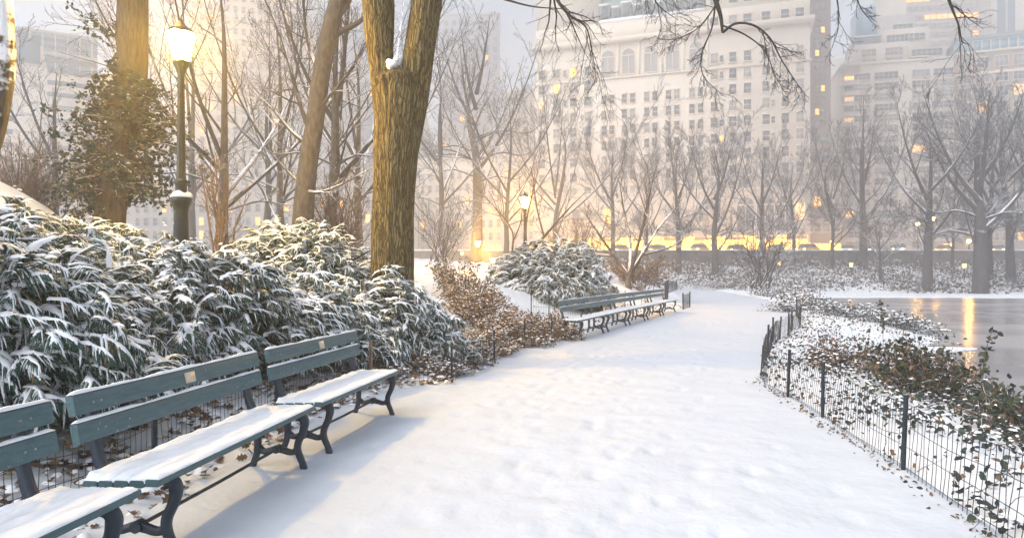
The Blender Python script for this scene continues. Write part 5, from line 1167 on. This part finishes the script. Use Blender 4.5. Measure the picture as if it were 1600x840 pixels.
# low dark shrubs along the path end
for k, (px, py, d, w, h, lb) in enumerate(((1078, 447, 64, 4.2, 1.0, 'low dark scrub at the far end of the path, left'), (1135, 450, 58, 4.0, 1.3, 'low dark scrub at the far end of the path, middle'), (1215, 456, 49, 2.6, .9, 'low dark scrub right of the wide bare shrub'), (1258, 468, 31, 1.7, .75, 'dark scrub where the right fence ends'), (1225, 462, 42, 2.2, .7, 'small dark scrub on the outer bend of the path'))):
    p = at(px, py, d); scrub(lb, (p[0], p[1]), (w, 1.4, h), 600, .11, 30 + k, ['leaf_dark', 'leaf_brown', 'leaf_dark'], .3, 'dark_shrub', 'shrub', 'twig', 70, lumps=.05)
# ------------------------------------------------------------------ right bank: ivy, shrubs at the pond edge
scrub('olive brown evergreen shrub over the pond edge, behind the tall fence post', (5.55, 9.1), (.95, .9, .75), 1800, .075, 50, ['leaf_olive', 'leaf_brown', 'leaf_dark'], .06, 'evergreen_shrub', 'shrub', 'twig_brown', 110, mix=[.4, .2, .4])
scrub('dark green brown evergreen shrub at the lower right edge', (5.45, 6.7), (.95, 1.0, .52), 1700, .075, 51, ['leaf_dark', 'leaf_olive', 'leaf_green', 'leaf_brown'], .06, 'evergreen_shrub', 'shrub', 'twig_brown', 110, mix=[.35, .25, .25, .15])
scrub('rusty brown shrub on the bank behind the middle fence posts', (5.3, 11.0), (.6, .9, .45), 900, .065, 52, ['leaf_brown', 'leaf_rust', 'leaf_dark'], .2, 'brown_shrub', 'shrub', 'twig_brown', 80)
scrub('dark upright scrub on the point by the pond, right tip', (12.6, 22.2), (1.6, 1.2, .6), 800, .085, 53, ['leaf_dark', 'leaf_dark', 'leaf_green'], .15, 'dark_shrub', 'shrub', 'twig', 110, lumps=.045)
scrub('dark upright scrub on the point by the pond, middle', (11.9, 24.3), (1.5, 1.1, .55), 700, .085, 54, ['leaf_dark', 'leaf_dark', 'leaf_green'], .16, 'dark_shrub', 'shrub', 'twig', 110, lumps=.045)
scrub('dark upright scrub on the point by the pond, nearest the fence', (11.4, 26.8), (1.9, 1.1, .5), 700, .085, 55, ['leaf_dark', 'leaf_dark', 'leaf_green'], .16, 'dark_shrub', 'shrub', 'twig', 110, lumps=.045)
scrub('tan dry stalks on the bank at the lower right corner', (4.3, 4.9), (.5, .5, .6), 260, .06, 56, ['leaf_tan', 'leaf_brown'], .05, 'dry_stalks', 'plant', 'twig_brown', 26)
def sprout(label, x, y, h, seed):
    r = np.random.default_rng(seed); z = gh(x, y); root = empty('leafy_shoot', (x, y, z), 0, label, 'plant', 'leafy shoots at the pond edge'); b = MB(); a = r.uniform(-.4, .8)
    P = np.array([[0, 0, 0], [.1 * a, 0, h * .4], [.35 * a, 0, h * .75], [.75 * a, 0, h]]); P = smooth(P, 4); b.tubes(P, np.linspace(.008, .003, len(P)), 4); b.build('stem', M['twig_brown'], root)
    t = r.uniform(.3, 1, 40) * (len(P) - 1); i = np.clip(t.astype(int), 0, len(P) - 2); Q = P[i] + (P[i + 1] - P[i]) * (t - i)[:, None] + r.normal(0, .02, (40, 3)); V, T = leaf_quads(r, Q, .085); b = MB(); b.add(V, T, np.repeat(r.integers(0, 2, 40), 6)); b.build('leaves', [M['leaf_olive'], M['leaf_dark']], root)
sprout('leafy shoot reaching over the pond beside the orange reflection', 5.9, 8.6, 1.05, 1); sprout('dark leafy shoot rising near the ice shelf', 8.7, 16.0, 1.3, 2); sprout('short leafy shoot above the right evergreen shrub', 6.0, 6.8, .8, 3)

def cover():
    """ivy and fallen leaves along both sides of the path: nobody could count them"""
    r = np.random.default_rng(77)
    # right bank ivy
    n = 90000; x = r.uniform(2.4, 16, n); y = r.uniform(1.5, 30, n); dP = sdf(PATH, x, y); dS = sdf(LAKE, x, y)
    cl = .5 + .5 * wob(x * 1.3 + 2, y * 1.1) * .55 + .25 * np.sin(x * 3.3 + y * 1.1)
    keep = (dP > .02) & (dS > .05) & (x > 2.4) & (r.random(n) < np.clip(cl, .12, 1) * np.interp(y, [1, 9, 12, 19, 30], [.8, .8, .55, .3, .4])) & (x < 16) & (dP < 9)
    x, y = x[keep], y[keep]; z = ground_h(x, y) + np.abs(r.normal(0, .07, len(x))) + .015; Q = np.stack([x, y, z], 1)
    sz = np.interp(y, [2, 12, 30], [.062, .075, .12]); V, T = leaf_quads(r, Q, sz[:, None][:, 0] if False else .065, up=.6); mi = r.choice(4, len(x), p=[.7, .14, .1, .06]); b = MB(); b.add(V, T, np.repeat(mi, 6))
    s = Q[r.random(len(Q)) < .5] + [0, 0, .02]; lump(b, r, s, .017, 4)
    S = Q[r.random(len(Q)) < .09]; P, Rr = branches(r, S - [0, 0, .04], r.normal(size=S.shape) * [1, 1, .35] + [0, 0, .35], r.uniform(.15, .5, len(S)), np.full(len(S), .0035), np.full(len(S), .002), -.05, .3, 5); b.tubes(P, Rr, 3, 5)
    o = b.build('ivy_cover', [M['leaf_dark'], M['leaf_green'], M['leaf_brown'], M['leaf_rust'], M['snow_lump'], M['twig_brown']]); tag(o, 'snow dusted ivy and dead leaves covering the bank right of the fence', 'ground cover', None, 'stuff')
    # left leaf litter: lobed oak leaves
    n = 15000; x = r.uniform(-4.4, 1.3, n); y = r.uniform(1.2, 16, n); dP = sdf(PATH, x, y); cx = np.interp(y, PATH_L[:, 1], PATH_L[:, 0]); cl = .5 + .5 * np.sin(x * 3 + y * 2.2) * np.cos(y * 1.7 - x)
    keep = (x < cx + .05 - .1 * r.random(n)) & (dP < 1.7) & (r.random(n) < np.clip(cl * 1.1 + .12, .05, 1)); x, y = x[keep], y[keep]; m = len(x)
    Q = np.stack([x, y, ground_h(x, y) + .012 + np.abs(r.normal(0, .02, m))], 1); th = r.uniform(0, 6.28, m); sz = .1 * r.uniform(.55, 1.25, m)
    up = nrm(np.stack([r.normal(0, .45, m), r.normal(0, .45, m), np.ones(m)], 1)); ax_ = nrm(np.cross(up, np.stack([np.cos(th), np.sin(th), 0 * th], 1))); w_ = np.cross(up, ax_)
    out = np.array([(0, 0), (.14, .1), (.22, .34), (.36, .16), (.5, .42), (.64, .2), (.8, .28), (1, 0)]); full = np.concatenate([out, out[-2:0:-1] * [1, -1]]); nv = len(full)
    hh = .5 * np.abs(full[:, 1]) * 1.0; cu = r.uniform(-.3, .5, m)
    V = Q[:, None] + (full[None, :, 0, None] * ax_[:, None] + full[None, :, 1, None] * w_[:, None] + (hh[None] * r.uniform(.2, 1.5, (m, 1)) + cu[:, None] * (full[None, :, 0] - .4) ** 2)[..., None] * up[:, None]) * sz[:, None, None]
    Cn = Q[:, None] + .5 * ax_[:, None] * sz[:, None, None]; V = np.concatenate([V, Cn], 1); o_ = (np.arange(m) * (nv + 1))[:, None]; j = np.arange(nv)[None]
    T = np.stack([o_ + j, o_ + (j + 1) % nv, np.broadcast_to(o_ + nv, (m, nv))], -1).reshape(-1, 3); b = MB(); b.add(V.reshape(-1, 3), T, np.repeat(r.choice(3, m, p=[.5, .2, .3]), nv))
    s = Q[r.random(m) < .35] + [0, 0, .02]; lump(b, r, s, .03, 3)
    o = b.build('leaf_litter', [M['leaf_brown'], M['leaf_tan'], M['leaf_rust'], M['snow_lump']]); tag(o, 'fallen brown leaves lying in the snow behind the near benches', 'fallen leaves', None, 'stuff')
    # strays along the foot of the right fence
    n = 260; y = r.uniform(3, 10, n); xr = np.interp(y, PATH_R[:, 1], PATH_R[:, 0]); x = xr - np.abs(r.normal(0, .07, n)); Q = np.stack([x, y, np.full(n, .022)], 1); V, T = leaf_quads(r, Q, .038, up=1.5); mi = r.integers(0, 3, n); b = MB(); b.add(V, T, np.repeat(mi, 6)); o = b.build('stray_leaves', [M['leaf_brown'], M['leaf_dark'], M['leaf_rust']]); tag(o, 'stray leaves on the snow along the right edge of the path', 'fallen leaves', None, 'stuff')
    # far bank undergrowth
    n = 60000; x = r.uniform(10, 95, n); y = 60 + 34 * r.random(n) ** 1.4; dS = sdf(LAKE, x, y); dP = sdf(PATH, x, y); cl = .5 + .5 * np.sin(x * .55 + np.sin(y * .5) * 2) * np.cos(y * .45 + x * .12) + .3 * np.sin(x * 1.3 + y)
    keep = (dS > .3) & (dP > .4) & (r.random(n) < np.clip(cl * .8, 0.03, 1)); x, y = x[keep], y[keep]; Q = np.stack([x, y, ground_h(x, y) + np.abs(r.normal(0, .38, len(x)))], 1)
    V, T = leaf_quads(r, Q, .28); mi = r.integers(0, 3, len(x)); b = MB(); b.add(V, T, np.repeat(mi, 6)); s = Q[r.random(len(Q)) < .14] + [0, 0, .05]; lump(b, r, s, .11, 3)
    S = Q[r.random(len(Q)) < .22]; P, Rr = branches(r, S - [0, 0, .3], r.normal(size=S.shape) * [.7, .7, .3] + [0, 0, .9], r.uniform(.5, 1.6, len(S)), np.full(len(S), .02), np.full(len(S), .01), 0, .15, 4); b.tubes(P, Rr, 3, 4)
    o = b.build('undergrowth', [M['leaf_dark'], M['leaf_brown'], M['leaf_dark'], M['snow_lump'], M['far_bark']]); tag(o, 'snowy undergrowth covering the far bank below the park wall', 'undergrowth', None, 'stuff')
cover()
